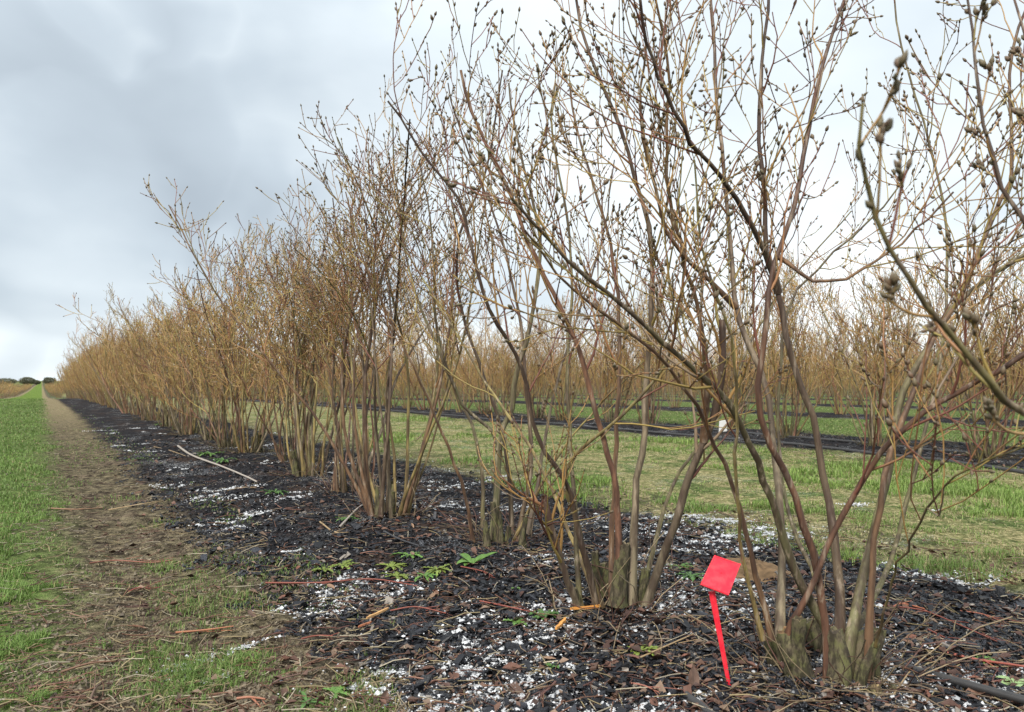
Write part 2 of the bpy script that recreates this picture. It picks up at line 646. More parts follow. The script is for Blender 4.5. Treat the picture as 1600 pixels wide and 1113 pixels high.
# lane between the rows: green with dead tan patches, most in lane one
lane1 = n_.m('MULTIPLY', n_.step(nn, 1.9, 2.4), n_.step(nn, 6.6, 6.0))
tanp = n_.m('ADD', n_.m('MULTIPLY', n_.step(n_.m('ADD', g1, n_.m('MULTIPLY', w2, 0.3)), 0.40, 0.55), 0.9),
            n_.m('MULTIPLY', n_.step(g2, 0.5, 0.62), 0.35), clamp=True)
tanp = n_.m('MULTIPLY', tanp, n_.m('MULTIPLY_ADD', lane1, 0.88, 0.10))
col = n_.mix(tanp, green, tanm)
dp = n_.m('MULTIPLY', worn, n_.step(n_.m('ADD', n_.m('MULTIPLY', g1, 0.6), n_.m('MULTIPLY', g2, 0.4)), 0.58, 0.46))
wcol = n_.mix(n_.step(ss, 7.0, 22.0), dirt, n_.mix(0.5, dirt, (0.30, 0.24, 0.14)))
col = n_.mix(n_.m('MAXIMUM', dp, n_.m('MULTIPLY', worn, n_.m('MULTIPLY_ADD', leftside, 0.58, 0.30))), col, wcol)
mcol = n_.mix(n_.step(g3, 0.4, 0.7), (0.010, 0.010, 0.012), (0.045, 0.043, 0.046))
mcol = n_.mix(n_.m('MULTIPLY', n_.step(g1, 0.5, 0.64), 0.45), mcol, (0.075, 0.048, 0.034))
col = n_.mix(mulch, col, mcol)
# hail lying in the hollows, in broken streaks
hs = n_.noise(n_.scale(oc, (1.0, 1.0, 1.0)), 2.4, 3, 0.6, 0.4)
hf = n_.noise(oc, 120.0, 4, 0.75)
hz = n_.m('MULTIPLY', n_.step(hs, 0.52, 0.66), n_.step(hf, 0.55, 0.63))
hz = n_.m('MULTIPLY', hz, n_.m('MAXIMUM', n_.m('MULTIPLY', n_.step(rd, 1.5, 0.9), n_.step(nn, 0.5, 0.9)), n_.m('MULTIPLY', lane1, 0.55)))
col = n_.mix(n_.m('MULTIPLY', hz, 0.9), col, (0.80, 0.82, 0.84))
spk = n_.m('MULTIPLY', n_.m('MULTIPLY_ADD', n_.step(g4, 0.35, 0.65), 0.7, 0.65), n_.m('MULTIPLY_ADD', n_.step(g5, 0.36, 0.62), 0.75, 0.55))
vs_ = n_.n('ShaderNodeVectorMath', operation='SCALE')
n_.link(col, vs_.inputs[0])
n_.link(spk, vs_.inputs['Scale'])
n_.link(vs_.outputs[0], b.inputs['Base Color'])
b.inputs['Roughness'].default_value = 0.85
b.inputs['Specular IOR Level'].default_value = 0.04
bump(n_, b, n_.m('ADD', n_.m('MULTIPLY', g3, 0.6), n_.m('MULTIPLY', g2, 1.0)), 0.9, 0.03)


# ------------------------------------------------------------------ ground sheet
def lin(a, b_, st):
    return np.arange(a, b_, st)


S = np.concatenate([[-3000, -1200, -400, -150, -60, -25], lin(-10, -0.5, 0.5), lin(-0.5, 6.5, 0.035), lin(6.5, 14, 0.12), lin(14, 40, 0.7), lin(40, 160, 4),
                    [175, 200, 235, 300, 400, 470, 600, 900, 1400, 2200, 3000]])
Nn = np.concatenate([[-3000, -1500, -700, -300, -120, -60], lin(-40, -6, 2.0), lin(-6, -1.2, 0.3), lin(-1.2, 3.4, 0.035), lin(3.4, 9.0, 0.11), lin(9, 30, 0.6),
                     lin(30, 90, 4), [100, 150, 300, 700, 1500, 3000]])
gn, gs = np.meshgrid(Nn, S)
gx, gy = xy(gn, gs)
gh = height(gn, gs)
mb = MB()
ni, nj = gn.shape
ii, jj = np.meshgrid(np.arange(ni - 1), np.arange(nj - 1), indexing='ij')
q = np.stack([ii * nj + jj, ii * nj + jj + 1, (ii + 1) * nj + jj + 1, (ii + 1) * nj + jj], -1)
mb.add(np.stack([gx, gy, gh], -1), q=q.reshape(-1, 4)[:, ::-1] if False else q.reshape(-1, 4))
ground = mb.obj('ground', M_GROUND)
tag(ground, kind='structure')


# ------------------------------------------------------------------ ground cover (stuff)
def frustum_samples(M, z0, z1, power=1.0, pxr=(-90, 1690)):
    """ground points spread over the field in view, denser near the camera"""
    u = rng.uniform(0, 1, M)
    if power == 0:
        Z = z0 + (z1 - z0) * u
    else:
        Z = (z0 ** -power + (z1 ** -power - z0 ** -power) * u) ** (-1 / power)
    X = (rng.uniform(*pxr, M) - 800) / F * Z
    n, s = ns(X, Z)
    return X, Z, n, s


def hailmask(n, s):
    return fbm(n * 1.9 + s * 1.2, s * 2.8 - n * 1.6, 77, 3)


def mulch_in(n, s, jit=0.25):
    rd_ = rowdist(n)
    return rd_ + (fbm(n * 1.7, s * 1.7, 5) - 0.5) * 0.3 + (vn(n * 9, s * 9, 6) - 0.5) * jit < 0.99


def boxes(mb, p, L, W, H, rz, tilt, c):
    M = len(p)
    k = np.array([[-1, -1, -1], [1, -1, -1], [1, 1, -1], [-1, 1, -1], [-1, -1, 1], [1, -1, 1], [1, 1, 1], [-1, 1, 1]], float) * 0.5
    V = k[None] * np.stack([L, W, H], -1)[:, None]
    V = V * rng.uniform(0.45, 1.2, V.shape)
    cz, sz = np.cos(rz), np.sin(rz)
    ct, st = np.cos(tilt), np.sin(tilt)
    x, y, z = V[..., 0], V[..., 1], V[..., 2]
    x, z = x * ct[:, None] + z * st[:, None], -x * st[:, None] + z * ct[:, None]
    x, y = x * cz[:, None] - y * sz[:, None], x * sz[:, None] + y * cz[:, None]
    V = np.stack([x, y, z], -1) + p[:, None]
    base = (np.arange(M) * 8)[:, None, None]
    fq = np.array([[4, 5, 6, 7], [0, 1, 5, 4], [1, 2, 6, 5], [2, 3, 7, 6], [3, 0, 4, 7]])[None]
    mb.add(V.reshape(-1, 3), q=(base + fq).reshape(-1, 4), c=np.repeat(c[:, None], 8, 1).reshape(-1, 3))


# black mulch chips
mb = MB()
X, Z, n, s = frustum_samples(98000, 1.35, 9.0, 0.9)
k = (n > 0.1) & (n < 3.2) & mulch_in(n, s)
X2, Z2, n2_, s2_ = frustum_samples(34000, 4.8, 15, 0.6)
k2 = (n2_ > 5.5) & (n2_ < 9) & mulch_in(n2_, s2_)
X, Z = np.concatenate([X[k], X2[k2]]), np.concatenate([Z[k], Z2[k2]])
M = len(X)
nchips = M
L = np.exp(rng.normal(math.log(0.0074), 0.5, M)) * (1 + 0.16 * Z)
L = np.clip(L, 0.004, 0.045)
p = np.stack([X, Z, gz(X, Z) + rng.uniform(-0.002, 0.010, M)], -1)
g_ = rng.uniform(0, 1, M) ** 2.5
c = np.stack([0.004 + 0.018 * g_, 0.0045 + 0.019 * g_, 0.0065 + 0.025 * g_], -1)
br = rng.uniform(0, 1, M) < 0.03 + 0.12 * (fbm(X * 2.5, Z * 2.5, 88) > 0.56)
c[br] = np.stack([0.075 + 0.06 * g_[br], 0.042 + 0.035 * g_[br], 0.030 + 0.02 * g_[br]], -1)
gr = rng.uniform(0, 1, M) < 0.03
c[gr] = np.stack([0.16 + 0.1 * g_[gr], 0.14 + 0.09 * g_[gr], 0.12 + 0.08 * g_[gr]], -1)
boxes(mb, p, L, L * rng.uniform(0.3, 0.8, M), L * rng.uniform(0.12, 0.35, M), rng.uniform(0, 6.28, M), rng.normal(0, 0.45, M), c)
chips = mb.obj('mulch', M_CHIP, smooth=False)
tag(chips, 'black charred wood mulch spread along the bush rows', 'mulch', kind='stuff')

# clods and crumbs on the bare strip and lane edges
mb = MB()
X, Z, n, s = frustum_samples(52000, 1.4, 12, 0.8)
rd_ = rowdist(n)
k = (((n > -0.25) & (n < 0.75)) | ((rd_ > 0.85) & (rd_ < 1.5) & (n > 2))) & (fbm(n * 4, s * 4, 21) > 0.42)
X, Z = X[k], Z[k]
M = len(X)
L = np.clip(np.exp(rng.normal(math.log(0.0042), 0.45, M)) * (1 + 0.12 * Z), 0.002, 0.016)
p = np.stack([X, Z, gz(X, Z) + 0.001], -1)
g_ = rng.uniform(0, 1, M)[:, None]
c = np.array([[.05, .038, .027]]) * (1 - g_) + np.array([[.20, .165, .11]]) * g_
boxes(mb, p, L, L * rng.uniform(0.5, 0.9, M), L * rng.uniform(0.5, 0.9, M), rng.uniform(0, 6.28, M), rng.normal(0, 0.6, M), c)
clods = mb.obj('dirt', M_LEAFD, smooth=False)
tag(clods, 'brown soil crumbs on the bare strip beside the mulch', 'soil', kind='stuff')

# hail / old snow: heaps of small white lumps in broken streaks
mb = MB()
CX, CZ, cn, cs_ = frustum_samples(2600, 1.35, 11, 0.9)
k = (cn > 0.35) & (cn < 2.7) & (hailmask(cn, cs_) > 0.57) & (cn > 0.62)
CX, CZ = CX[k], CZ[k]
extra = np.array([G(*q_)[:2] for q_ in ((300, 1050), (290, 1040), (320, 1065), (305, 1030), (380, 1015), (1120, 815), (1200, 835), (1230, 840), (1180, 828), (1390, 890), (1430, 900),
                                        (1480, 905), (1500, 915), (1550, 905), (890, 945), (880, 940), (560, 1075), (600, 1080), (850, 870), (870, 880), (1010, 1105), (1060, 1105),
                                        (1095, 1095), (1130, 1085), (1000, 985), (440, 955), (500, 930), (700, 990), (720, 1010), (760, 1050), (520, 740), (1330, 790), (1460, 800))])
extra = np.concatenate([extra, extra, extra[5:15] + rng.normal(0, 0.05, (10, 2)), extra[5:15] + rng.normal(0, 0.05, (10, 2)), extra[30:33] + rng.normal(0, 0.05, (3, 2))])
CX, CZ = np.concatenate([CX, extra[:, 0]]), np.concatenate([CZ, extra[:, 1]])
K = len(CX)
per = 130
sa_ = rng.normal(0.55, 0.35, K)
sl = np.exp(rng.normal(-3.25, 0.55, K)) * np.where(np.arange(K) > K - 67, 0.8, 1)
a_ = rng.normal(0, 1, (K, per)) * sl[:, None]
b_ = rng.normal(0, 1, (K, per)) * sl[:, None] * 0.20
a_, b_ = a_ * rng.uniform(0.5, 1.6, (K, 1)), b_ * rng.uniform(0.6, 2.2, (K, 1))
X = (CX[:, None] + a_ * np.cos(sa_)[:, None] - b_ * np.sin(sa_)[:, None]).ravel()
Z = (CZ[:, None] + a_ * np.sin(sa_)[:, None] + b_ * np.cos(sa_)[:, None]).ravel()
Xp, Zp, np_, sp_ = frustum_samples(42000, 1.35, 8, 0.9)
kp = (np_ > 0.6) & (np_ < 2.8) & (hailmask(np_, sp_) + (vn(np_ * 14, sp_ * 30, 78) - 0.5) * 0.3 > 0.57)
npow = int(kp.sum())
X, Z = np.concatenate([X, Xp[kp]]), np.concatenate([Z, Zp[kp]])
hh = vn(X * 60, Z * 60, 9)
hh[-npow:] = 1
k = (hh > 0.50) & (Z > 1.2)
X, Z = X[k], Z[k]
M = len(X)
r = np.exp(rng.normal(math.log(0.0015), 0.45, M)) * (1 + 0.14 * Z)
r[-npow:] *= 0.62
p = np.stack([X, Z, gz(X, Z) + rng.uniform(0.002, 0.008, M)], -1)
octv = np.array([[1, 0, 0], [0, 1, 0], [-1, 0, 0], [0, -1, 0], [0, 0, 1]], float)
V = p[:, None] + octv[None] * rng.uniform(0.6, 1.4, (M, 5, 1)) * r[:, None, None] * np.array([1.3, 1.3, 0.9])
ft = np.array([[0, 1, 4], [1, 2, 4], [2, 3, 4], [3, 0, 4]])
mb.add(V.reshape(-1, 3), t=((np.arange(M) * 5)[:, None, None] + ft[None]).reshape(-1, 3), c=np.repeat(np.clip(rng.normal(0.44, 0.16, M), 0.12, 0.75), 5)[:, None] * np.array([[0.98, 1.0, 1.03]]))
nhail = M
hail = mb.obj('snow', M_SNOW)
tag(hail, 'white grains of old snow scattered over the black mulch', 'snow', kind='stuff')


# ------------------------------------------------------------------ grass
def blades(mb, X, Z, h, wd, lean, c, z=None):
    M = len(X)
    z = gz(X, Z) - 0.003 if z is None else z
    az = rng.uniform(0, 2 * np.pi, M)
    fx, fy = np.cos(az), np.sin(az)
    wx, wy = -fy, fx
    o = np.stack([X, Z, z], -1)
    W = np.stack([wx, wy, 0 * wx], -1) * wd[:, None]
    Fd = np.stack([fx, fy, 0 * fx], -1)
    up = np.array([0, 0, 1.])
    m1 = o + up * (h * 0.55)[:, None] + Fd * (h * lean * 0.30)[:, None]
    tp = o + up * (h * (1 - 0.35 * lean))[:, None] + Fd * (h * lean * 0.95)[:, None]
    V = np.stack([o - W * 0.5, o + W * 0.5, m1 - W * 0.42, m1 + W * 0.42, tp], 1)
    base = (np.arange(M) * 5)[:, None]
    cc = np.repeat(c[:, None], 5, 1)
    cc[:, :2] *= 0.8
    mb.add(V.reshape(-1, 3), q=base + np.array([[0, 1, 3, 2]]), t=base + np.array([[2, 3, 4]]), c=cc.reshape(-1, 3))


def grass_col(M, dry):
    a, b_ = np.array([.085, .155, .030]), np.array([.200, .290, .080])
    g_ = rng.uniform(0, 1, M)[:, None]
    c = a * (1 - g_) + b_ * g_
    d = rng.uniform(0, 1, M) < dry
    c[d] = np.array([.36, .31, .16]) * rng.uniform(0.6, 1.1, (d.sum(), 1))
    return c


mb = MB()
# mown lane beyond the bare strip
X, Z, n, s = frustum_samples(80000, 1.4, 70, 0.55, (-120, 120))
k = (n < 0.0 + 0.03 * np.clip(s / 6 - 1, 0, 1) + (fbm(n * 2 + 5, s * 2, 31) - 0.5) * 0.5 + (vn(n * 12, s * 12, 33) - 0.5) * 0.2) & (rng.uniform(0, 1, len(n)) < 0.55 + 0.9 * vn(n * 4, s * 4, 35))
X, Z = X[k], Z[k]
M = len(X)
blades(mb, X, Z, rng.uniform(0.012, 0.034, M) + 0.0003 * Z, np.maximum(0.0024, 0.0009 * Z), rng.uniform(0.2, 1.0, M), grass_col(M, 0.05) * (0.72 + 0.62 * fbm(X * 1.6, Z * 0.8, 93))[:, None])
na = M
# patches on the bare strip
X, Z, n, s = frustum_samples(90000, 1.4, 22, 0.6, (-20, 620))
ps = G(310, 1055)
tuft = np.exp(-(((X - ps[0]) / 0.13) ** 2 + ((Z - ps[1]) / 0.13) ** 2))
for q_ in ((250, 1025), (300, 950), (370, 945), (255, 885), (200, 780), (285, 1080), (245, 820)):
    g0 = G(*q_)
    rr_ = 0.09
    tuft = np.maximum(tuft, 0.8 * np.exp(-(((X - g0[0]) / rr_) ** 2 + ((Z - g0[1]) / rr_) ** 2)))
msk = (fbm(n * 2.6, s * 1.5, 41) + (vn(n * 14, s * 14, 44) - 0.5) * 0.3 > 0.525) & (n > -0.1) & (n < 0.85)
k = (msk & (rng.uniform(0, 1, len(X)) < 0.55)) | ((tuft > rng.uniform(0.1, 1, len(X))) & (n > 0) & (n < 1.0))
X, Z, tf = X[k], Z[k], tuft[k]
M = len(X)
blades(mb, X, Z, rng.uniform(0.008, 0.024, M) + 0.030 * tf * rng.uniform(0.2, 1, M), np.maximum(0.002, 0.0009 * Z), rng.uniform(0.3, 1.1, M), grass_col(M, 0.18))
nbb = M
# lanes between the rows
X, Z, n, s = frustum_samples(380000, 2.0, 26, 0.45, (560, 1690))
f1 = fbm(n * 1.1, s * 1.1, 51) + (vn(n * 8, s * 8, 54) - 0.5) * 0.25
rd_ = rowdist(n)
in1 = (n > 2.25) & (n < 6.2)
in2 = (n > 7.9) & (n < 12.0)
in3 = n > 13.6
k = ((in1 & (f1 > 0.50) & (rd_ > 0.85)) | (in1 & (rd_ > 1.1) & (rng.uniform(0, 1, len(X)) < 0.5 * (vn(n * 5, s * 5, 57) > 0.45))) | (in2 & (rd_ > 1.0)) | (in3 & (rd_ > 1.1) & (rng.uniform(0, 1, len(X)) < 0.5)))
bare = fbm(n * 2.4, s * 1.5, 58) > 0.53
k &= rng.uniform(0, 1, len(X)) < np.where(in1, np.where(bare, 0.10, 0.70), 0.62)
X, Z, n, s, f1 = X[k], Z[k], n[k], s[k], f1[k]
M = len(X)
tall = np.clip((f1 - 0.58) * 12, 0, 1) * (n < 6)
dry = rng.uniform(0, 1, M) < np.where(n < 6, np.clip(0.95 - (f1 - 0.45) * 5, 0.10, 0.75), 0.30)
cc = grass_col(M, 0.0) * (0.7 + 0.6 * fbm(n * 0.9, s * 0.9, 91))[:, None]
cc[n < 6] *= np.array([1.30, 1.22, 1.2])
cc[dry] = np.array([.42, .37, .20]) * rng.uniform(0.55, 1.15, (dry.sum(), 1))
blades(mb, X, Z, (rng.uniform(0.010, 0.030, M) + 0.050 * tall * rng.uniform(0.2, 1, M) ** 1.5) * np.where(dry, 0.7, 1), np.maximum(0.0028, 0.00095 * Z),
       rng.uniform(0.2, 1.0, M) + dry * 0.5, cc)
nc = M
grass = mb.obj('grass', M_GRASS)
tag(grass, 'short green and straw coloured grass in the lanes between bush rows', 'grass', kind='stuff')
print('counts', nchips, nhail, na, nbb, nc, 'ground', ni * nj)

# straw, bark shreds and leaf bits (uncountable)
mb = MB()
X, Z, n, s = frustum_samples(6000, 1.35, 9, 0.9)
k = (n > -0.15) & (n < 3.2)
X, Z, n = X[k], Z[k], n[k]
M = len(X)
a_ = rng.uniform(0, np.pi, M)
L = rng.uniform(0.015, 0.09, M)
mid = np.stack([X, Z, gz(X, Z) + rng.uniform(0.004, 0.014, M)], -1)
dr = np.stack([np.cos(a_), np.sin(a_), rng.normal(0, 0.12, M)], -1) * L[:, None] * 0.5
P = np.stack([mid - dr, mid + rng.normal(0, 0.003, (M, 3)), mid + dr], 1)
i = rng.choice(5, M, p=[.22, .24, .22, .2, .12])
cp = np.array([[.30, .24, .13], [.16, .08, .05], [.10, .045, .035], [.20, .15, .10], [.38, .33, .24]])[i] * rng.uniform(0.6, 1.1, (M, 1))
tubes(mb, P, np.full((M, 3), 0.0012) * rng.uniform(0.6, 1.5, (M, 1)), 3, np.repeat(cp[:, None], 3, 1))


def leaf_quads(mb, X, Z, sz, c, lift=0.006):
    M = len(X)
    az = rng.uniform(0, 6.28, M)
    tl = rng.normal(0, 0.5, (M, 1))
    d = np.stack([np.cos(az), np.sin(az), tl[:, 0] * 0.5], -1)
    wv = np.stack([-np.sin(az), np.cos(az), rng.normal(0, 0.5, M)], -1)
    o = np.stack([X, Z, gz(X, Z) + lift + rng.uniform(0, 0.006, M)], -1)
    up = np.array([0, 0, 1.]) * (sz * 0.25)[:, None]
    V = np.stack([o - d * sz[:, None] * .5, o - wv * sz[:, None] * .25 + up, o + wv * sz[:, None] * .25 + up, o + d * sz[:, None] * .1 - up * 0.3, o + d * sz[:, None] * .6 + up * .6], 1)
    base = (np.arange(M) * 5)[:, None, None]
    ft = np.array([[0, 3, 1], [0, 2, 3], [1, 3, 4], [3, 2, 4]])[None]
    cc = np.repeat(c[:, None], 5, 1)
    cc[:, 3] *= 0.7
    mb.add(V.reshape(-1, 3), t=(base + ft).reshape(-1, 3), c=cc.reshape(-1, 3))


X, Z, n, s = frustum_samples(4200, 1.35, 9, 0.9)
dens = np.where(n > 1.0, 0.8, 0.35) * (0.3 + 1.2 * fbm(n * 2.3, s * 2.3, 61))
k = (n > 0.2) & (n < 3.0) & (rng.uniform(0, 1, len(X)) < dens)
X, Z = X[k], Z[k]
M = len(X)
i = rng.choice(4, M)
cp = np.array([[.125, .070, .050], [.085, .045, .035], [.20, .135, .095], [.135, .070, .050]])[i] * rng.uniform(0.5, 1.15, (M, 1))
leaf_quads(mb, X, Z, rng.uniform(0.012, 0.032, M), cp)
lit = mb.obj('litter', M_LEAFD)
tag(lit, 'shreds of straw, bark and dead leaf over the mulch', 'litter', kind='stuff')


# ------------------------------------------------------------------ blueberry bushes
def cane_pts(base, az, lean, L, N, arch, jit):
    d = np.array([math.cos(az) * math.sin(lean), math.sin(az) * math.sin(lean), math.cos(lean)])
    out = np.array([math.cos(az), math.sin(az), 0])
    p = [np.array(base, float)]
    seg = L / (N - 1)
    for k_ in range(1, N):
        t = k_ / N
        d = d + out * arch * (0.06 + 0.05 * t) + rng.normal(0, jit, 3)
        d = d / np.linalg.norm(d)
        p.append(p[-1] + d * seg)
    return np.array(p)


def make_cane(P, r0, r1, ctype, level):
    """returns dict of mesh builders for a cane and its side branches; level 0 far .. 3 close-up"""
    N = len(P)
    t = np.linspace(0, 1, N)
    R = r0 + (r1 - r0) * t ** 0.85
    if level >= 1:
        R = R * (1 + 0.45 * np.exp(-t * 14))
    # swellings at old nodes
    if level >= 2:
        R = R * (1 + 0.10 * (rng.uniform(0, 1, N) > 0.75))
    low = {'grey': [.215, .18, .115], 'red': [.190, .095, .060], 'dark': [.130, .095, .058], 'olive': [.17, .15, .07],
           'yellow': [.27, .20, .075], 'moss': [.15, .145, .070], 'brown': [.20, .115, .065]}[ctype]
    hi = {'grey': [.15, .09, .065], 'red': [.165, .085, .048], 'dark': [.085, .050, .035], 'olive': [.23, .19, .075],
          'yellow': [.28, .24, .090], 'moss': [.18, .14, .070], 'brown': [.21, .12, .055]}[ctype]
    c = np.array(low)[None] * (1 - t[:, None]) + np.array(hi)[None] * t[:, None]
    c = c * rng.uniform(0.70, 1.15) * (1 - 0.25 * t[:, None] * (level >= 2))
    cane = MB()
    tubes(cane, P[None], R[None], {0: 3, 1: 5, 2: 7, 3: 10}[level], c[None], wob=0.08 if level >= 2 else 0, cj=0.3 if level >= 2 else 0)
    Pb, Rb = P[None], R[None]
    length = np.linalg.norm(np.diff(P, axis=0), axis=1).sum()
    k_ = length / 2.0
    pal = P_DARK if ctype in ('dark', 'red') else P_TWIG
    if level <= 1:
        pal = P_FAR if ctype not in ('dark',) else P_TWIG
    n1_ = {0: 4, 1: 7, 2: 7, 3: 7}[level]
    hv = level >= 2
    A, RA, ia = grow(Pb, Rb, n1_, 0.42 if hv else 0.22, 0.97, 0.20 if hv else 0.26, 0.48 if hv else 0.60, (20, 50) if hv else (18, 46), 8 if level else 4, 0.11, 0.12 if hv else 0.11, rk=0.6, rmax=0.0065, rtip=0.0011)
    A[:, :] = Pb[0, 0] * 0 + A
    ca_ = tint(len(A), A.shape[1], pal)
    n2_c = {0: 3, 1: 4, 2: 4, 3: 3}[level]
    Bp, RB, ib = grow(A, RA, n2_c, 0.18, 0.98, 0.10, 0.28, (22, 55), 5 if level else 3, 0.16, 0.12 if hv else 0.10, rk=0.8 if hv else 0.72, rmax=0.0030, rtip=0.0009)
    cb = tint(len(Bp), Bp.shape[1], pal)
    out = {'cane': cane, 'A': (A, RA, ca_), 'B': (Bp, RB, cb, ib)}
    if level >= 1:
        n3_c = {1: 2, 2: 2, 3: 2}[level]
        Cp, RC, ic = grow(Bp, RB, n3_c, 0.2, 0.95, 0.05, 0.15, (28, 62), 3 if level < 3 else 4, 0.16, 0.13, rk=0.8, rmax=0.0018, rtip=0.0009)
        cc_ = tint(len(Cp), Cp.shape[1], pal)
        out['C'] = (Cp, RC, cc_, ib[ic])
    return out


def thick(R, lv):
    return np.maximum(R, {0: 0.0042, 1: 0.0024, 2: 0.0015, 3: 0.0012}[lv])


def branch_meshes(cd, level):
    """one MB per first-order side branch with all its twigs, and one MB of buds for the cane"""
    A, RA, ca_ = cd['A']
    Bp, RB, cb, ib = cd['B']
    res = []
    for k_ in range(len(A)):
        m = MB()
        tubes(m, A[k_:k_ + 1], thick(RA[k_:k_ + 1], level), 5, ca_[k_:k_ + 1])
        s_ = ib == k_
        tubes(m, Bp[s_], thick(RB[s_], level), 3, cb[s_])
        Cp, RC, cc_, ic = cd['C']
        s_ = ic == k_
        tubes(m, Cp[s_], thick(RC[s_], level), 3, cc_[s_])
        res.append(m)
    return res


def all_twigs(cd, level):
    m = MB()
    A, RA, ca_ = cd['A']
    Bp, RB, cb, ib = cd['B']
    tubes(m, A, thick(RA, level), 3 if level == 0 else 4, ca_)
    tubes(m, Bp, thick(RB, level), 3, cb)
    if 'C' in cd:
        Cp, RC, cc_, ic = cd['C']
        tubes(m, Cp, thick(RC, level), 3, cc_)
    return m


def bud_mesh(cd, level):
    m = MB()
    Bp, RB = cd['B'][:2]
    Cp, RC = cd['C'][:2]
    if level == 3:
        buds(m, Cp, RC, 2, 0.3, 0.0130, 5, 3)
        buds(m, Bp, RB, 4, 0.25, 0.0120, 5, 3)
    elif level == 2:
        buds(m, Cp, RC, 1, 0.3, 0.0150, 4, 2)
        buds(m, Bp, RB, 2, 0.4, 0.0140, 4, 2)
    else:
        buds(m, Cp, RC, 0, 0.4, 0.018, 3, 1)
        buds(m, Bp, RB, 1, 0.5, 0.018, 3, 1)
    return m


def random_canes(num, Hh, N, spread=0.13, types=None, lean=(5, 34)):
    res = []
    types = types or ['grey', 'red', 'dark', 'olive', 'yellow', 'brown', 'brown', 'grey', 'yellow']
    for k_ in range(num):
        az = 2 * math.pi * (k_ + rng.uniform(-0.35, 0.35)) / num
        rr_ = spread * 0.75 * math.sqrt(rng.uniform(0.05, 1))
        ln = math.radians(rng.uniform(*lean))
        L_ = Hh * rng.uniform(0.72, 1.06)
        young = rng.uniform() < 0.35
        P_ = cane_pts((math.cos(az) * rr_, math.sin(az) * rr_, -0.02), az + rng.normal(0, 0.3), ln, L_, N, rng.choice([-1.0, -0.6, -0.1, 0.3], p=[.30, .35, .25, .10]), 0.05)
        r0 = rng.uniform(0.006, 0.009) if young else rng.uniform(0.0065, 0.0115)
        res.append((P_, r0, r0 * 0.28, rng.choice(['yellow', 'olive', 'brown']) if young else types[rng.integers(len(types))]))
    return res


CUT = (.52, .34, .17)


def stump_mb(mb, pts, r0, r1, cut=None, col=(.115, .095, .060)):
    r0, r1 = r0 * 0.85, r1 * 0.82
    P_ = smooth(np.asarray(pts, float), 16)
    sides = 16
    ax = norm((P_[-1] - P_[0])[None])[0]
    u = norm(np.cross(ax, [0.31, 0.95, 0.1])[None])[0]
    v = np.cross(ax, u)
    t = np.linspace(0, 1, 16)[:, None]
    a = (np.arange(sides) / sides * 2 * np.pi)[None]
    sd2 = rng.uniform(0, 100)
    rad = (r0 + (r1 - r0) * t ** 0.7) * (1 + 0.22 * np.exp(-t * 6)) * (1 + 0.55 * (fbm(np.cos(a) * 1.3 + t * 2.2 + sd2, np.sin(a) * 1.3 + t * 1.1, 5, 2) - 0.5)
          + 0.30 * (vn(a * 3.5 + sd2 + t * 0.5, t * 3.0 + 0 * a, 8) - 0.5)) + rng.uniform(-.0008, .0008, (16, sides))
    rad[:, -1] = (rad[:, 0] + rad[:, -2]) / 2
    V = P_[:, None] + rad[..., None] * (u[None, None] * np.cos(a)[..., None] + v[None, None] * np.sin(a)[..., None])
    V[-1] += ax[None] * rng.uniform(-0.3, 0.35, (sides, 1)) * r1 * (0.25 if cut == CUT else 1.0)
    cc = np.array(col) * rng.uniform(0.75, 1.2, (16, sides, 1))
    ii_, jj_ = np.meshgrid(np.arange(15), np.arange(sides), indexing='ij')
    j2 = (jj_ + 1) % sides
    q_ = np.stack([ii_ * sides + jj_, ii_ * sides + j2, (ii_ + 1) * sides + j2, (ii_ + 1) * sides + jj_], -1).reshape(-1, 4)
    mb.add(V.reshape(-1, 3), q=q_, c=cc.reshape(-1, 3))
    ring = V[-1]
    cen = ring.mean(0) - ax * (r1 * 0.15 if cut != CUT else 0)
    inner = cen + (ring - cen) * 0.86
    vv = np.concatenate([ring, inner, [cen]])
    qq = [[k, (k + 1) % sides, sides + (k + 1) % sides, sides + k] for k in range(sides)]
    tt = [[sides + k, sides + (k + 1) % sides, 2 * sides] for k in range(sides)]
    cf = np.array(cut if cut is not None else (.12, .09, .06)) * rng.uniform(0.8, 1.1, (sides + 1, 1))
    mb.add(vv, q=qq, t=tt, c=np.concatenate([cc[-1], cf]))




def crown_base(mb, x0, y0, z0, num, rad):
    for k_ in range(num):
        az = rng.uniform(0, 6.28)
        rr_ = rad * rng.uniform(0.1, 1)
        bx_, by_ = x0 + math.cos(az) * rr_, y0 + math.sin(az) * rr_
        h_ = rng.uniform(0.05, 0.17)
        ln = rng.uniform(0.0, 0.35)
        stump_mb(mb, [(bx_, by_, z0 - 0.05), (bx_ + math.cos(az) * h_ * ln * .5, by_ + math.sin(az) * h_ * ln * .5, z0 + h_ * .5),
                      (bx_ + math.cos(az) * h_ * ln, by_ + math.sin(az) * h_ * ln, z0 + h_)], rng.uniform(0.014, 0.030), rng.uniform(0.005, 0.013),
                 (.16, .12, .08) if rng.uniform() < 0.8 else CUT)


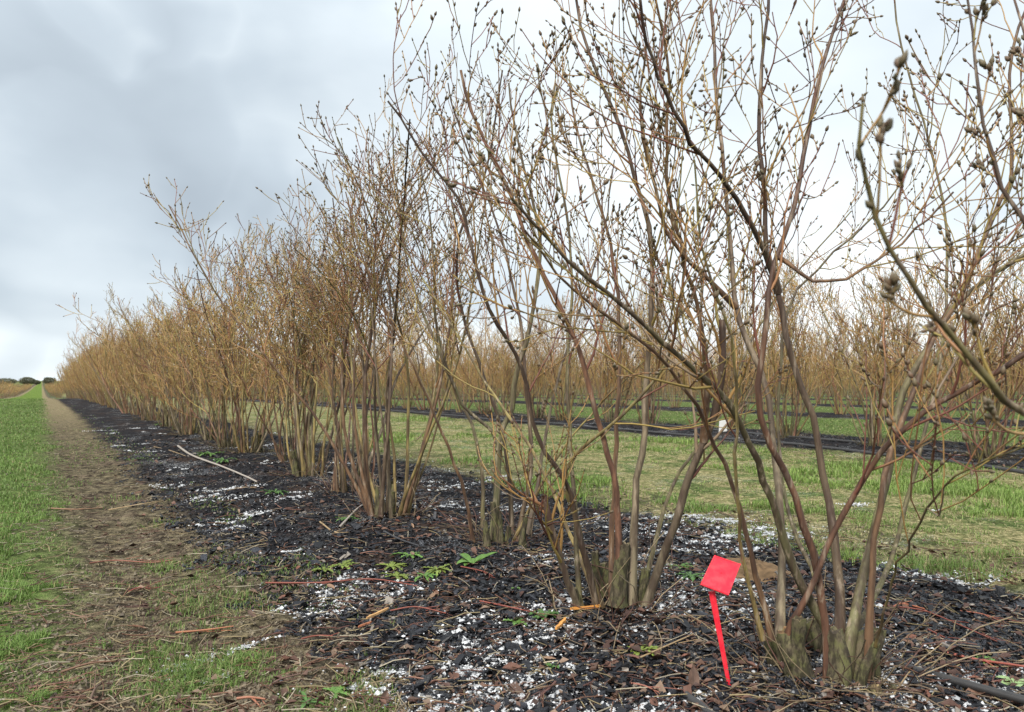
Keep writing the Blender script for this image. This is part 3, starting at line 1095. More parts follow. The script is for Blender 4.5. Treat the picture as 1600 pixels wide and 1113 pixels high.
def hair(mb, x0, y0, z0, num, rad=0.16):
    """dead thin shoots and dry stalks round the foot"""
    az = rng.uniform(0, 6.28, num)
    rr_ = rad * np.sqrt(rng.uniform(0, 1, num))
    o = np.stack([x0 + np.cos(az) * rr_, y0 + np.sin(az) * rr_, np.full(num, z0)], -1)
    d = norm(np.stack([np.cos(az) * 0.6, np.sin(az) * 0.6, rng.uniform(0.1, 1.2, num)], -1) + rng.normal(0, 0.4, (num, 3)))
    d[:, 2] = np.abs(d[:, 2])
    L_ = rng.uniform(0.05, 0.26, num)
    P_ = np.empty((num, 5, 3))
    P_[:, 0] = o
    for k_ in range(1, 5):
        d = norm(d + rng.normal(0, 0.22, (num, 3)) + np.array([0, 0, -0.10]))
        P_[:, k_] = P_[:, k_ - 1] + d * (L_ / 4)[:, None]
    c = np.array([[.30, .23, .14], [.17, .12, .075], [.12, .06, .045]])[rng.choice(3, num)] * rng.uniform(0.6, 1.1, (num, 1))
    tubes(mb, P_, np.repeat(rng.uniform(0.0007, 0.0018, (num, 1)), 5, 1), 3, np.repeat(c[:, None], 5, 1))


def root_it(P_, O):
    g_ = np.array([P_[0][0] * 0.8 + O[0] * 0.2, P_[0][1] * 0.8 + O[1] * 0.2, 0])
    g_[2] = float(gz(g_[0], g_[1])) - 0.02
    if P_[0][2] - g_[2] < 0.03 or P_[0][2] - g_[2] > 0.4:
        return (P_,)
    return (smooth(np.concatenate([[g_], [(g_ * 0.45 + P_[0] * 0.55)], P_]), len(P_) + 5),)


def hero(name_label, gx_, gy_, canes, level, stumps=None, grp=None, base_n=6, base_r=0.12, hairs=60):
    z0 = float(gz(gx_, gy_))
    O = np.array([gx_, gy_, z0])
    root = empty('blueberry_bush', O)
    tag(root, name_label, 'bush', grp)
    mb = MB()
    if stumps is None:
        for _ in range(base_n):
            one = MB()
            crown_base(one, 0, 0, 0, 1, base_r)
            one.obj('stump', M_STUMP, root)
    else:
        for (pts, r0, r1, cut) in stumps:
            one = MB()
            stump_mb(one, np.array(pts) - O, r0, r1, cut)
            one.obj('stump', M_STUMP, root)
    hm = MB()
    canes = [root_it(k_[0], O) + tuple(k_[1:]) if level == 3 and k_[1] > 0.006 else k_ for k_ in canes]
    hair(hm, 0, 0, 0.0, hairs)
    o = hm.obj('dry_shoots', M_TWIG, root)
    o['kind'] = 'stuff'
    for (P_, r0, r1, ct) in canes:
        Pl = P_ - O if P_.ndim == 2 and np.abs(P_[0]).max() > 0 and np.linalg.norm(P_[0][:2]) > 0.6 and np.linalg.norm(P_[0] - O) < 3 else P_
        cd = make_cane(Pl, r0, r1, ct, level)
        co = cd['cane'].obj('cane', M_CANE, root)
        if level == 3:
            for m in branch_meshes(cd, level):
                m.obj('side_branch', M_TWIG, co)
        else:
            all_twigs(cd, level).obj('side_branches', M_TWIG, co)['kind'] = 'stuff'
        o = bud_mesh(cd, level).obj('buds', M_BUD, co)
        o['kind'] = 'stuff'
    return root


def traced(pts, r0, r1, ct, N=22, jit=0.0022):
    """pts: (px, py, distance)"""
    P_ = smooth(np.array([T(*p_) for p_ in pts]), N)
    P_[1:-1] += rng.normal(0, jit, P_[1:-1].shape)
    return (P_, r0 * 0.68, r1 * 0.8, ct)


# --- the clump beside the red tag
A0 = T(1295, 1060, 1.62)
canesA = [
    traced([(1193, 1000, 1.62), (1172, 920, 1.60), (1157, 850, 1.57), (1152, 784, 1.54), (1150, 692, 1.50), (1152, 600, 1.46), (1140, 520, 1.42), (1100, 400, 1.38), (1085, 250, 1.33)], .0065, .002, 'yellow'),
    traced([(1207, 1000, 1.62), (1190, 940, 1.62), (1173, 860, 1.60), (1145, 752, 1.58), (1120, 701, 1.56), (1087, 637, 1.53), (1030, 560, 1.50), (960, 500, 1.46), (880, 440, 1.42), (820, 360, 1.4)], .0085, .0025, 'brown'),
    traced([(1217, 995, 1.68), (1222, 895, 1.72), (1218, 784, 1.75), (1210, 700, 1.80), (1195, 600, 1.84), (1170, 540, 1.87), (1150, 480, 1.9), (1142, 400, 1.95), (1130, 260, 2.0), (1118, 120, 2.05), (1110, -30, 2.1)], .0135, .004, 'grey'),
    traced([(1300, 1010, 1.60), (1276, 955, 1.60), (1240, 890, 1.59), (1212, 800, 1.57), (1193, 750, 1.55), (1172, 697, 1.52), (1135, 625, 1.48), (1060, 560, 1.44), (1000, 500, 1.40), (950, 462, 1.37), (880, 400, 1.33), (800, 310, 1.28)], .0160, .003, 'moss'),
    traced([(1293, 1005, 1.60), (1281, 918, 1.58), (1263, 844, 1.56), (1235, 757, 1.54), (1221, 724, 1.53), (1198, 688, 1.52), (1186, 600, 1.50), (1192, 540, 1.50), (1200, 470, 1.5), (1214, 400, 1.52), (1240, 330, 1.54), (1262, 200, 1.58), (1290, 90, 1.6), (1330, -40, 1.64)], .0125, .0035, 'red'),
    traced([(1313, 965, 1.66), (1306, 867, 1.70), (1295, 794, 1.72), (1281, 715, 1.74), (1263, 637, 1.75), (1249, 590, 1.76), (1226, 520, 1.76), (1216, 458, 1.76), (1199, 415, 1.76), (1197, 377, 1.76), (1194, 270, 1.76), (1186, 216, 1.77), (1189, 124, 1.78), (1200, 20, 1.8), (1205, -60, 1.82)], .0155, .0035, 'dark'),
    traced([(1216, 458, 1.76), (1203, 410, 1.73), (1183, 367, 1.70), (1156, 318, 1.66), (1124, 275, 1.62), (1081, 226, 1.57), (1040, 150, 1.52), (1010, 60, 1.47), (995, -30, 1.43)], .0105, .003, 'dark'),
    traced([(1230, 985, 1.60), (1262, 930, 1.57), (1295, 849, 1.55), (1323, 789, 1.53), (1369, 720, 1.50), (1405, 678, 1.47), (1461, 632, 1.44), (1521, 598, 1.40), (1590, 560, 1.37), (1680, 500, 1.34)], .0105, .0055, 'red'),
    traced([(1327, 1005, 1.62), (1350, 900, 1.66), (1369, 821, 1.68), (1385, 752, 1.70), (1395, 690, 1.71), (1402, 646, 1.72), (1418, 600, 1.73), (1450, 540, 1.74), (1485, 485, 1.76), (1539, 437, 1.78), (1600, 399, 1.80), (1690, 330, 1.84)], .0165, .005, 'moss'),
    traced([(1359, 1025, 1.58), (1362, 876, 1.58), (1380, 775, 1.58), (1391, 700, 1.60), (1420, 640, 1.62), (1452, 540, 1.66), (1496, 474, 1.70), (1528, 393, 1.72), (1561, 323, 1.74), (1580, 270, 1.76), (1577, 108, 1.8), (1605, 10, 1.84)], .0110, .0035, 'brown'),
    traced([(1368, 1010, 1.55), (1392, 922, 1.45), (1442, 807, 1.30), (1488, 752, 1.22), (1553, 715, 1.15), (1650, 680, 1.08)], .0036, .0018, 'yellow'),
    traced([(1290, 990, 1.72), (1272, 900, 1.82), (1232, 800, 1.95), (1215, 650, 2.05), (1232, 480, 2.15), (1300, 400, 2.2), (1400, 300, 2.3), (1440, 190, 2.35)], .0080, .0025, 'olive'),
    traced([(1340, 980, 1.72), (1400, 860, 1.9), (1432, 720, 2.0), (1470, 560, 2.1), (1480, 430, 2.2), (1476, 330, 2.25), (1440, 180, 2.3), (1405, 60, 2.35), (1395, -40, 2.4)], .0090, .003, 'olive'),
    traced([(1214, 400, 1.52), (1280, 440, 1.50), (1340, 425, 1.46), (1420, 370, 1.42), (1490, 300, 1.38)], .0055, .002, 'brown', 14),
    traced([(1150, 480, 1.9), (1100, 430, 1.86), (1050, 380, 1.82), (1020, 280, 1.78), (1000, 170, 1.74), (1010, 60, 1.7)], .0085, .003, 'brown', 14),
]
stA = [
    ([T(1270, 1100, 1.60), T(1250, 1055, 1.60), T(1236, 1010, 1.60), T(1226, 985, 1.61)], .034, .024, (.30, .14, .07)),
    ([T(1300, 1135, 1.58), T(1308, 1085, 1.58), T(1312, 1035, 1.59), T(1300, 985, 1.60)], .036, .022, None),
    ([T(1330, 1120, 1.63), T(1340, 1070, 1.63), T(1345, 1020, 1.64), T(1335, 985, 1.65)], .034, .024, (.2, .16, .1)),
    ([T(1215, 1070, 1.68), T(1212, 1030, 1.68), T(1205, 995, 1.68)], .030, .018, (.18, .13, .08)),
    ([T(1365, 1110, 1.62), T(1368, 1060, 1.62), T(1362, 1010, 1.62)], .020, .013, None),
    ([T(1300, 1070, 1.74), T(1290, 1020, 1.76), T(1262, 970, 1.78)], .040, .028, (.16, .12, .08)),
    ([T(1352, 1100, 1.60), T(1361, 1086, 1.55), T(1369, 1077, 1.51)], .020, .0125, (.72, .50, .27)),
    ([T(1375, 1125, 1.56), T(1386, 1098, 1.55), T(1397, 1071, 1.55)], .018, .013, (.42, .36, .24)),
    ([T(1225, 1110, 1.63), T(1255, 1105, 1.58), T(1285, 1112, 1.56)], .024, .017, (.2, .12, .08)),
]
for _ in range(9):
    a_ = rng.uniform(0, 6.28)
    q0 = A0 + np.array([0.085 * math.cos(a_), 0.085 * math.sin(a_) + 0.03, -0.03])
    q0[2] = float(gz(q0[0], q0[1])) - 0.03
    hh_ = rng.uniform(0.07, 0.17)
    stA.append(([q0, q0 + np.array([0.012 * math.cos(a_), 0.012 * math.sin(a_), hh_ * .5]), q0 + np.array([0.035 * math.cos(a_ + .5), 0.035 * math.sin(a_ + .5), hh_])],
                rng.uniform(.016, .03), rng.uniform(.008, .018), (.14, .10, .06)))
hero('blueberry bush with thick green mossy stumps, on the mulch just right of the red tag', A0[0], A0[1], canesA, 3, stA, hairs=120)

# --- second clump
B0 = G(960, 955)
zb = float(B0[1])
canesB = [
    traced([(933, 948, zb), (917, 886, zb - .02), (905, 830, zb - .04), (892, 775, zb - .06), (872, 733, zb - .08), (841, 692, zb - .1), (823, 600, zb - .12), (791, 528, zb - .16), (764, 480, zb - .2), (743, 415, zb - .22),
            (721, 323, zb - .24), (678, 264, zb - .26), (635, 199, zb - .28), (606, 158, zb - .3)], .0125, .003, 'dark', 28),
    traced([(940, 950, zb), (922, 890, zb), (893, 790, zb), (882, 745, zb), (905, 705, zb - .02), (938, 678, zb - .05), (985, 640, zb - .1), (1040, 570, zb - .12), (1060, 480, zb - .14), (1075, 330, zb - .16)], .0110, .0025, 'yellow'),
    traced([(970, 900, zb), (968, 840, zb), (961, 752, zb - .02), (942, 683, zb - .04), (919, 600, zb - .06), (894, 517, zb - .08), (845, 420, zb - .1), (813, 350, zb - .12), (802, 313, zb - .12), (759, 226, zb - .14), (735, 170, zb - .15), (720, 110, zb - .16)], .0150, .004, 'red', 26),
    traced([(958, 940, zb + .08), (957, 830, zb + .1), (963, 669, zb + .12), (968, 560, zb + .14), (965, 450, zb + .16), (940, 330, zb + .18), (900, 200, zb + .2), (890, 130, zb + .22)], .0125, .0035, 'brown'),
    traced([(988, 948, zb + .02), (988, 876, zb + .02), (995, 752, zb + .02), (1007, 692, zb + .02), (1010, 600, zb + .02), (1017, 517, zb + .0), (1017, 366, zb), (996, 291, zb), (974, 216, zb - .02), (953, 156, zb - .04), (931, 108, zb - .04),
            (905, 30, zb - .05), (900, -40, zb - .05)], .0160, .004, 'grey', 26),
    traced([(1015, 930, zb), (1035, 870, zb - .02), (1053, 830, zb - .04), (1076, 752, zb - .06), (1100, 690, zb - .08), (1118, 640, zb - .1), (1128, 560, zb - .12), (1128, 500, zb - .12)], .0165, .011, 'grey', 14),
    traced([(1100, 690, zb - .08), (1105, 600, zb - .15), (1090, 480, zb - .2), (1060, 380, zb - .25), (1040, 250, zb - .3), (1045, 120, zb - .3), (1020, -20, zb - .35)], .0105, .003, 'brown'),
    traced([(905, 940, zb - .02), (892, 700, zb + .1), (886, 560, zb + .15), (893, 420, zb + .2), (880, 300, zb + .22), (860, 200, zb + .25), (868, 130, zb + .28)], .0110, .003, 'olive'),
    traced([(1010, 905, zb + .2), (1050, 760, zb + .3), (1130, 640, zb + .4), (1180, 520, zb + .5), (1250, 420, zb + .55), (1330, 330, zb + .6)], .0100, .0025, 'olive'),
    traced([(930, 930, zb + .15), (840, 720, zb + .3), (760, 600, zb + .4), (700, 500, zb + .45), (640, 400, zb + .5), (590, 330, zb + .5)], .0090, .0025, 'yellow'),
    traced([(900, 943, zb - .03), (882, 895, zb - .06), (864, 830, zb - .08), (850, 775, zb - .1)], .0125, .0105, 'grey', 10),
]
stB = [
    ([T(965, 945, zb), T(968, 900, zb), T(975, 850, zb)], .029, .018, (.2, .16, .1)),
    ([T(935, 930, zb + .1), T(932, 900, zb + .1), T(930, 862, zb + .1)], .022, .012, (.2, .16, .1)),
    ([T(1000, 955, zb + .04), T(1004, 925, zb + .04), T(1010, 890, zb + .04)], .024, .015, None),
    ([T(950, 965, zb + .14), T(948, 925, zb + .14), T(942, 880, zb + .16)], .032, .018, (.16, .12, .08)),
    ([T(905, 965, zb - .02), T(903, 945, zb - .02), T(895, 920, zb - .03)], .018, .013, None),
]
hero('blueberry bush with reddish front trunks and sawn grey stub, behind the orange wood chips', B0[0], B0[1], canesB, 3, stB, hairs=90)

# --- third clump
C0 = G(785, 845)
zc = float(C0[1])
canesC = [
    traced([(770, 845, zc), (774, 790, zc), (779, 700, zc), (765, 729 - 60, zc), (730, 640, zc), (703, 590, zc - .02), (680, 500, zc - .05), (678, 410, zc - .1), (670, 330, zc - .1), (655, 250, zc - .1)], .013, .003, 'moss'),
    traced([(772, 840, zc + .02), (778, 740, zc), (782, 680, zc), (799, 646, zc), (804, 600, zc), (830, 500, zc), (845, 380, zc), (825, 290, zc), (805, 200, zc), (795, 130, zc)], .021, .004, 'moss'),
    traced([(740, 850, zc - .05), (726, 770, zc - .1), (703, 706, zc - .14), (675, 641, zc - .18), (645, 570, zc - .22), (600, 480, zc - .25), (560, 390, zc - .3), (540, 300, zc - .3)], .010, .0025, 'brown'),
    traced([(813, 825, zc), (832, 710, zc), (823, 628, zc), (815, 520, zc), (800, 440, zc), (770, 330, zc), (740, 260, zc), (712, 180, zc), (700, 130, zc)], .014, .003, 'dark'),
    traced([(800, 830, zc + .1), (790, 700, zc + .1), (747, 560, zc + .1), (720, 480, zc + .1), (715, 380, zc), (755, 280, zc), (775, 180, zc), (785, 110, zc)], .014, .0035, 'dark'),
    traced([(825, 835, zc + .1), (840, 760, zc + .15), (860, 640, zc + .2), (900, 500, zc + .25), (940, 380, zc + .3), (960, 250, zc + .3)], .013, .003, 'grey'),
    traced([(755, 835, zc + .15), (748, 700, zc + .2), (690, 560, zc + .3), (640, 430, zc + .35), (618, 280, zc + .4), (612, 170, zc + .4)], .012, .003, 'olive'),
    traced([(800, 850, zc), (880, 700, zc - .1), (980, 590, zc - .15), (1040, 540, zc - .2), (1100, 500, zc - .25)], .009, .002, 'yellow'),
]
hero('blueberry bush with one thick grey-green forked trunk, beside the broad-leaved weed', C0[0], C0[1], canesC, 3, None, base_n=7, base_r=0.12, hairs=70)

# --- the bush whose foot stands outside the frame at the right
N0 = (1.16, 0.86)
zn = float(gz(*N0))
canesN = random_canes(5, 1.9, 16, 0.12, None, (6, 26))
canesN = [(P_ + np.array([N0[0], N0[1], zn]), a_1, b_1, c_1) for (P_, a_1, b_1, c_1) in canesN if P_[-1][0] > -0.2]
canesN += [
    traced([(2000, 900, .83), (1750, 730, .78), (1600, 642, .74), (1550, 600, .72), (1507, 550, .71), (1458, 496, .70), (1420, 437, .69), (1388, 377, .68), (1358, 302, .67), (1345, 248, .66), (1348, 162, .65)], .0085, .0020, 'olive', 24, 0.002),
    traced([(2050, 900, .95), (1850, 640, .98), (1700, 500, 1.0), (1620, 380, 1.02), (1560, 280, 1.04), (1530, 140, 1.06), (1512, 0, 1.08)], .008, .002, 'dark', 20, 0.002),
    traced([(2020, 850, 1.0), (1800, 450, 1.05), (1700, 280, 1.1), (1630, 140, 1.15), (1585, 0, 1.2)], .009, .002, 'red', 18, 0.002),
]
root = empty('blueberry_bush', (N0[0], N0[1], zn))
tag(root, 'blueberry bush rooted outside the frame, its fat-budded shoots crossing the right edge', 'bush')
ON = np.array([N0[0], N0[1], zn])
for k_ in range(4):
    one = MB()
    crown_base(one, 0, 0, 0, 1, 0.12)
    one.obj('stump', M_STUMP, root)
for j_, (P_, r0, r1, ct) in enumerate(canesN):
    cd = make_cane(P_ - ON, r0, r1, ct, 3)
    if j_ >= len(canesN) - 3:      # the leading shoots carry short spurs only
        A_, RA_, ia_ = grow((P_ - ON)[None], cd['A'][1][:1] * 0 + 0.003 if False else np.linspace(r0, r1, len(P_))[None], 8, 0.42, 0.98, 0.04, 0.12, (25, 55), 8, 0.12, 0.06, rtip=0.0012)
        cd['A'] = (A_, RA_, tint(len(A_), 8, P_TWIG))
        keep = np.array([0, 3, 6])
        B_, RB_, ib_ = grow(A_, RA_, 1, 0.4, 0.9, 0.02, 0.05, (20, 50), 5, 0.1, 0.05, rtip=0.001)
        cd['B'] = (B_, RB_, tint(len(B_), 5, P_TWIG), ib_)
        C_, RC_, ic_ = grow(B_, RB_, 1, 0.4, 0.9, 0.01, 0.02, (20, 50), 4, 0.1, 0.05, rtip=0.001)
        cd['C'] = (C_, RC_, tint(len(C_), 4, P_TWIG), ib_[ic_])
    co = cd['cane'].obj('cane', M_CANE, root)
    for m in branch_meshes(cd, 3):
        m.obj('side_branch', M_TWIG, co)
    bm_ = bud_mesh(cd, 3)
    if j_ >= len(canesN) - 3:
        buds(bm_, cd['A'][0], cd['A'][1], 0, 0.3, 0.0125, 7, 3)
        buds(bm_, (P_ - ON)[None][:, -8:], np.full((1, 8), 0.002), 5, 0.1, 0.0125, 7, 3)
    o = bm_.obj('buds', M_BUD, co)
    o['kind'] = 'stuff'

ORD = ['fourth', 'fifth', 'sixth', 'seventh', 'eighth', 'ninth', 'tenth', 'eleventh', 'twelfth', 'thirteenth', 'fourteenth', 'fifteenth', 'sixteenth', 'seventeenth', 'eighteenth', 'nineteenth', 'twentieth']
# --- fourth to seventh bush of the front row: each its own shape
look = {0: 'blueberry bush with a pale cluster of bent trunks, fourth from the red tag', 1: 'open blueberry bush with leaning grey canes, fifth from the red tag',
        2: 'blueberry bush with a bundle of straight brown canes, sixth from the red tag'}
spots = [(608, 803), (548, 768), (482, 742)]
rng = np.random.default_rng(21)
for k_, (px, py) in enumerate(spots):
    g0 = G(px, py)
    z0 = float(gz(g0[0], g0[1]))
    cs__ = random_canes(15, (1.88, 1.62, 1.52)[k_], 16, 0.13, None, (4, (28, 24, 22)[k_]))
    cs__ = [(P_ + g0, a1, b1, c1_) for (P_, a1, b1, c1_) in cs__]
    hero(look[k_], g0[0], g0[1], cs__, 2, None, base_n=5, base_r=0.12, hairs=40)

rng = np.random.default_rng(33)
# --- prototypes for the remaining bushes, with cane parts
MID = []
for k_ in range(4):
    cs__ = random_canes(16, 1.74, 13, 0.14, None, (5, 29))
    parts = []
    sm = MB()
    for _ in range(8):
        crown_base(sm, 0, 0, 0, 1, 0.13)
    hair(sm, 0, 0, 0, 60, 0.2)
    for (P_, r0, r1, ct) in cs__:
        cd = make_cane(P_, r0, r1, ct, 1)
        tw = all_twigs(cd, 1)
        bm_ = bud_mesh(cd, 1)
        whole = MB()
        whole.merge(cd['cane'])
        parts.append((cd['cane'].mesh('cane', M_CANE), tw.mesh('side_branches', M_TWIG), bm_.mesh('buds', M_BUD)))
    MID.append((sm.mesh('stump', M_STUMP), parts))
FAR = []
for k_ in range(5):
    cs__ = random_canes(15, 1.80, 8, 0.16)
    m = MB()
    for (P_, r0, r1, ct) in cs__:
        cd = make_cane(P_, max(r0, 0.007), 0.004, ct if ct != 'dark' else 'brown', 1)
        m.merge(cd['cane'])
        A_, RA_, ca_ = cd['A']
        B_, RB_, cb_, ib_ = cd['B']
        C_, RC_, cc_, ic_ = cd['C']
        tubes(m, A_[:, ::2], np.maximum(RA_[:, ::2], 0.003), 3, ca_[:, ::2])
        tubes(m, B_[:, ::2], np.maximum(RB_[:, ::2], 0.0024), 3, cb_[:, ::2])
        tubes(m, C_[:, ::2], np.maximum(RC_[:, ::2], 0.0020), 3, cc_[:, ::2])
    FAR.append(m.mesh('blueberry_bush', M_TWIG))
LOW = []
for k_ in range(3):
    cs__ = random_canes(10, 1.85, 4, 0.2)
    m = MB()
    for (P_, r0, r1, ct) in cs__:
        cd = make_cane(P_, 0.012, 0.006, 'brown' if ct in ('dark', 'red') else ct, 0)
        m.merge(cd['cane'])
        A_, RA_, ca_ = cd['A']
        tubes(m, A_[:, [0, 3]], np.maximum(RA_[:, [0, 3]], 0.0065), 3, ca_[:, [0, 3]])
        B_, RB_, cb_, ib_ = cd['B']
        tubes(m, B_[:, [0, 2]], np.maximum(RB_[:, [0, 2]], 0.0055), 3, cb_[:, [0, 2]])
    LOW.append(m)

# every bush position
cand = []
for row in range(0, 14):
    n0 = ROW0 + PITCH * row
    s_ = 0.0
    k_ = 0
    if row == 0:
        s_ = ns(*G(482, 742)[:2])[1] + 0.9
    while s_ < BLOCK_END:
        nn_ = n0 + rng.normal(0, 0.05)
        s2 = s_ + rng.normal(0, 0.06)
        x, y = xy(nn_, s2)
        if row == 1 and y < 10.4:
            s_ += 0.92
            continue
        if y > 2.0 and -0.72 < x / y < 0.70 + 0.9 / y:
            cand.append((math.hypot(x, y), row, x, y, k_))
            k_ += 1
        s_ += 0.92
# row two: pinned clumps seen between the front trunks
for q_ in ((1230, 683), (1372, 700), (1543, 714), (1730, 735), (1150, 668)):
    g_ = G(*q_)
    cand.append((math.hypot(g_[0], g_[1]), 1, g_[0], g_[1], 0))
cand.sort(key=lambda a: a[0])
pairs = {}
ind, rest = cand[:292], cand[292:]
cnt = {}
ORDN = ['first', 'second', 'third'] + ORD
rowname = ['front row', 'second row', 'third row', 'fourth row', 'fifth row', 'sixth row', 'seventh row', 'eighth row', 'ninth row', 'tenth row']
pairs_order = {}
for d, row, x, y, k_ in ind:
    i_ = cnt.get(row, 0)
    cnt[row] = i_ + 1
    z = float(gz(x, y))
    sc = rng.uniform(0.82, 1.10) * (1.12 if row == 1 else 1)
    rz = rng.uniform(0, 6.28)
    grp = 'blueberry bushes farther along the ' + rowname[row]
    if row == 0 and i_ < 14:
        lab, grp = 'blueberry bush, %s from the red tag along the front row' % ORD[i_ + 3], 'blueberry bushes of the front row'
    elif row == 1 and i_ < 16:
        lab, grp = 'blueberry bush behind the grass lane, %s from the right in the second row' % ORDN[i_], 'blueberry bushes of the second row'
    else:
        lab = 'twiggy golden brown bush in the closed mass of the ' + rowname[row] + (' farther from the camera' if row else ' beyond the single bushes')
    if d < 15 and row < 2:
        sm, parts = MID[rng.integers(4)]
        root = empty('blueberry_bush', (x, y, z), rz)
        root.scale = (sc, sc, sc)
        o = bpy.data.objects.new('stump', sm)
        C.objects.link(o)
        o.parent = root
        for cm, tm, bm_ in parts:
            co = bpy.data.objects.new('cane', cm)
            C.objects.link(co)
            co.parent = root
            for nm, me in (('side_branches', tm), ('buds', bm_)):
                o = bpy.data.objects.new(nm, me)
                C.objects.link(o)
                o.parent = co
                o['kind'] = 'stuff'
    else:
        root = bpy.data.objects.new('blueberry_bush', FAR[rng.integers(5)])
        root.location = (x, y, z)
        root.rotation_euler = (0, 0, rz)
        root.scale = (sc, sc, sc)
        C.objects.link(root)
    tag(root, lab, 'bush', grp)
print('bushes', len(ind), 'rest', len(rest), cnt)


def mass(name, places, label):
    m = MB()
    pv = [(np.concatenate(l.v), np.concatenate(l.c), np.concatenate(l.q)) for l in LOW]
    for (x, y, sc, th) in places:
        v, c, q_ = pv[rng.integers(len(pv))]
        a_ = rng.uniform(0, 6.28)
        ca_, sa2 = math.cos(a_), math.sin(a_)
        vv = np.stack([v[:, 0] * ca_ - v[:, 1] * sa2, v[:, 0] * sa2 + v[:, 1] * ca_, v[:, 2]], -1) * sc + np.array([x, y, float(gz(x, y))])
        m.add(vv, q=q_, c=c)
    o = m.obj(name, M_TWIG)
    tag(o, label, 'bushes', kind='stuff')
    return m.k


kk = mass('distant_bushes', [(x, y, rng.uniform(0.9, 1.08), 1) for d, row, x, y, k_ in rest], 'golden brown bush rows merging into one mass at the horizon')
# second block of the field beyond the headland, in lower ground
pl_ = []
for row in (-2, -1, 0, 1):
    n0 = ROW0 + PITCH * row + (0.6 if row == -1 else 0)
    s_ = 88.0
    while s_ < 330:
        x, y = xy(n0 + rng.normal(0, 0.1), s_)
        pl_.append((x, y, rng.uniform(0.92, 1.05) , 1))
        s_ += 2.2 if s_ < 150 else 6.0
kk2 = mass('distant_bushes', pl_, 'low orange bush rows of the next block beyond the end of the front row')
print('mass verts', kk, kk2, len(pl_))

# ------------------------------------------------------------------ far trees on the horizon
M_CROWN = tint_mat('far_foliage', 0.8, 1.5, 0.3, 0.0)[0]


def far_tree(px, Zt, top_py, wpx, label):
    x = (px - 800) / F * Zt
    zt = CAM_H + (HOR - top_py) / F * Zt
    zg = float(gz(x, Zt))
    h_ = zt - zg
    wd_ = wpx / F * Zt
    root = empty('tree', (x, Zt, zg))
    tag(root, label, 'tree', 'round trees on the horizon')
    tm = MB()
    tube1(tm, [(0, 0, -0.2), (0.1, 0, h_ * 0.3), (0, 0.1, h_ * 0.6)], 0.35, 0.15, 7, (.10, .08, .06))
    for q_ in range(5):
        a_ = q_ * 1.3
        tube1(tm, [(0, 0, h_ * 0.28), (math.cos(a_) * wd_ * .15, math.sin(a_) * wd_ * .15, h_ * .5), (math.cos(a_) * wd_ * .32, math.sin(a_) * wd_ * .32, h_ * .7)], 0.15, 0.05, 5, (.10, .08, .06))
    tm.obj('trunk', M_CANE, root)
    cm = MB()
    M_ = 2600
    d_ = norm(rng.normal(0, 1, (M_, 3)))
    rr_ = rng.uniform(0.25, 1, (M_, 1)) ** 0.4
    lump = 0.78 + 0.3 * vn(d_[:, 0] * 3 + 9, d_[:, 1] * 3 + d_[:, 2] * 4, int(px))
    pc = d_ * rr_ * lump[:, None] * np.array([wd_ * .5, wd_ * .5, h_ * .46]) + np.array([0, 0, h_ * .56])
    e1 = norm(rng.normal(0, 1, (M_, 3))) * 0.28
    e2 = norm(np.cross(e1, rng.normal(0, 1, (M_, 3)))) * 0.28
    V = np.stack([pc - e1, pc + e2, pc + e1], 1)
    g_ = rng.uniform(0.7, 1.25, (M_, 1))
    cm.add(V.reshape(-1, 3), t=np.arange(M_ * 3).reshape(-1, 3), c=np.repeat((np.array([[.115, .118, .075]]) * g_)[:, None], 3, 1).reshape(-1, 3))
    o = cm.obj('crown', M_CROWN, root)


for a_ in ((10, 470, 591, 34, 'round olive tree at the far left end of the horizon'), (43, 440, 589, 24, 'round olive tree just left of the grass lane end'),
           (77, 455, 589.5, 20, 'small round tree just right of the grass lane end'), (-25, 460, 590, 30, 'round olive tree outside the left edge of the frame'),
           (57, 520, 594, 12, 'smallest tree, low between the two round crowns')):
    far_tree(*a_)

# ------------------------------------------------------------------ red tag on its stake
M_RED, n_, b = mat('red_plastic')
oc = n_.n('ShaderNodeTexCoord').outputs['Object']
n_.link(n_.mix(n_.step(n_.noise(oc, 60, 4, 0.6), 0.35, 0.75), n_.mix(n_.step(n_.noise(oc, 180, 5, 0.7), 0.60, 0.66), (0.76, 0.020, 0.045), (0.30, 0.05, 0.04)), (0.84, 0.060, 0.080)), b.inputs['Base Color'])
b.inputs['Roughness'].default_value = 0.42
b.inputs['Specular IOR Level'].default_value = 0.4
gt = G(1140, 1072)
zt = float(gt[1])
root = empty('plant_tag', gt)
tag(root, 'small red plastic tag on a leaning red stake', 'tag')


def prism(mb, quad, th, nrm, c=(.8, .1, .1), bev=0.0):
    q_ = np.array(quad)
    cen = q_.mean(0)
    front = q_ + nrm * th * .5
    back = q_ - nrm * th * .5
    fi = cen + (front - cen) * (1 - bev) + nrm * th * 0.22
    bi = cen + (back - cen) * (1 - bev) - nrm * th * 0.22
    V = np.concatenate([back, front, fi, bi])
    qs = []
    for k_ in range(4):
        j_ = (k_ + 1) % 4
        qs += [[k_, j_, 4 + j_, 4 + k_], [4 + k_, 4 + j_, 8 + j_, 8 + k_], [j_, k_, 12 + k_, 12 + j_]]
    qs += [[8, 9, 10, 11], [15, 14, 13, 12]]
    mb.add(V, q=qs, c=c)


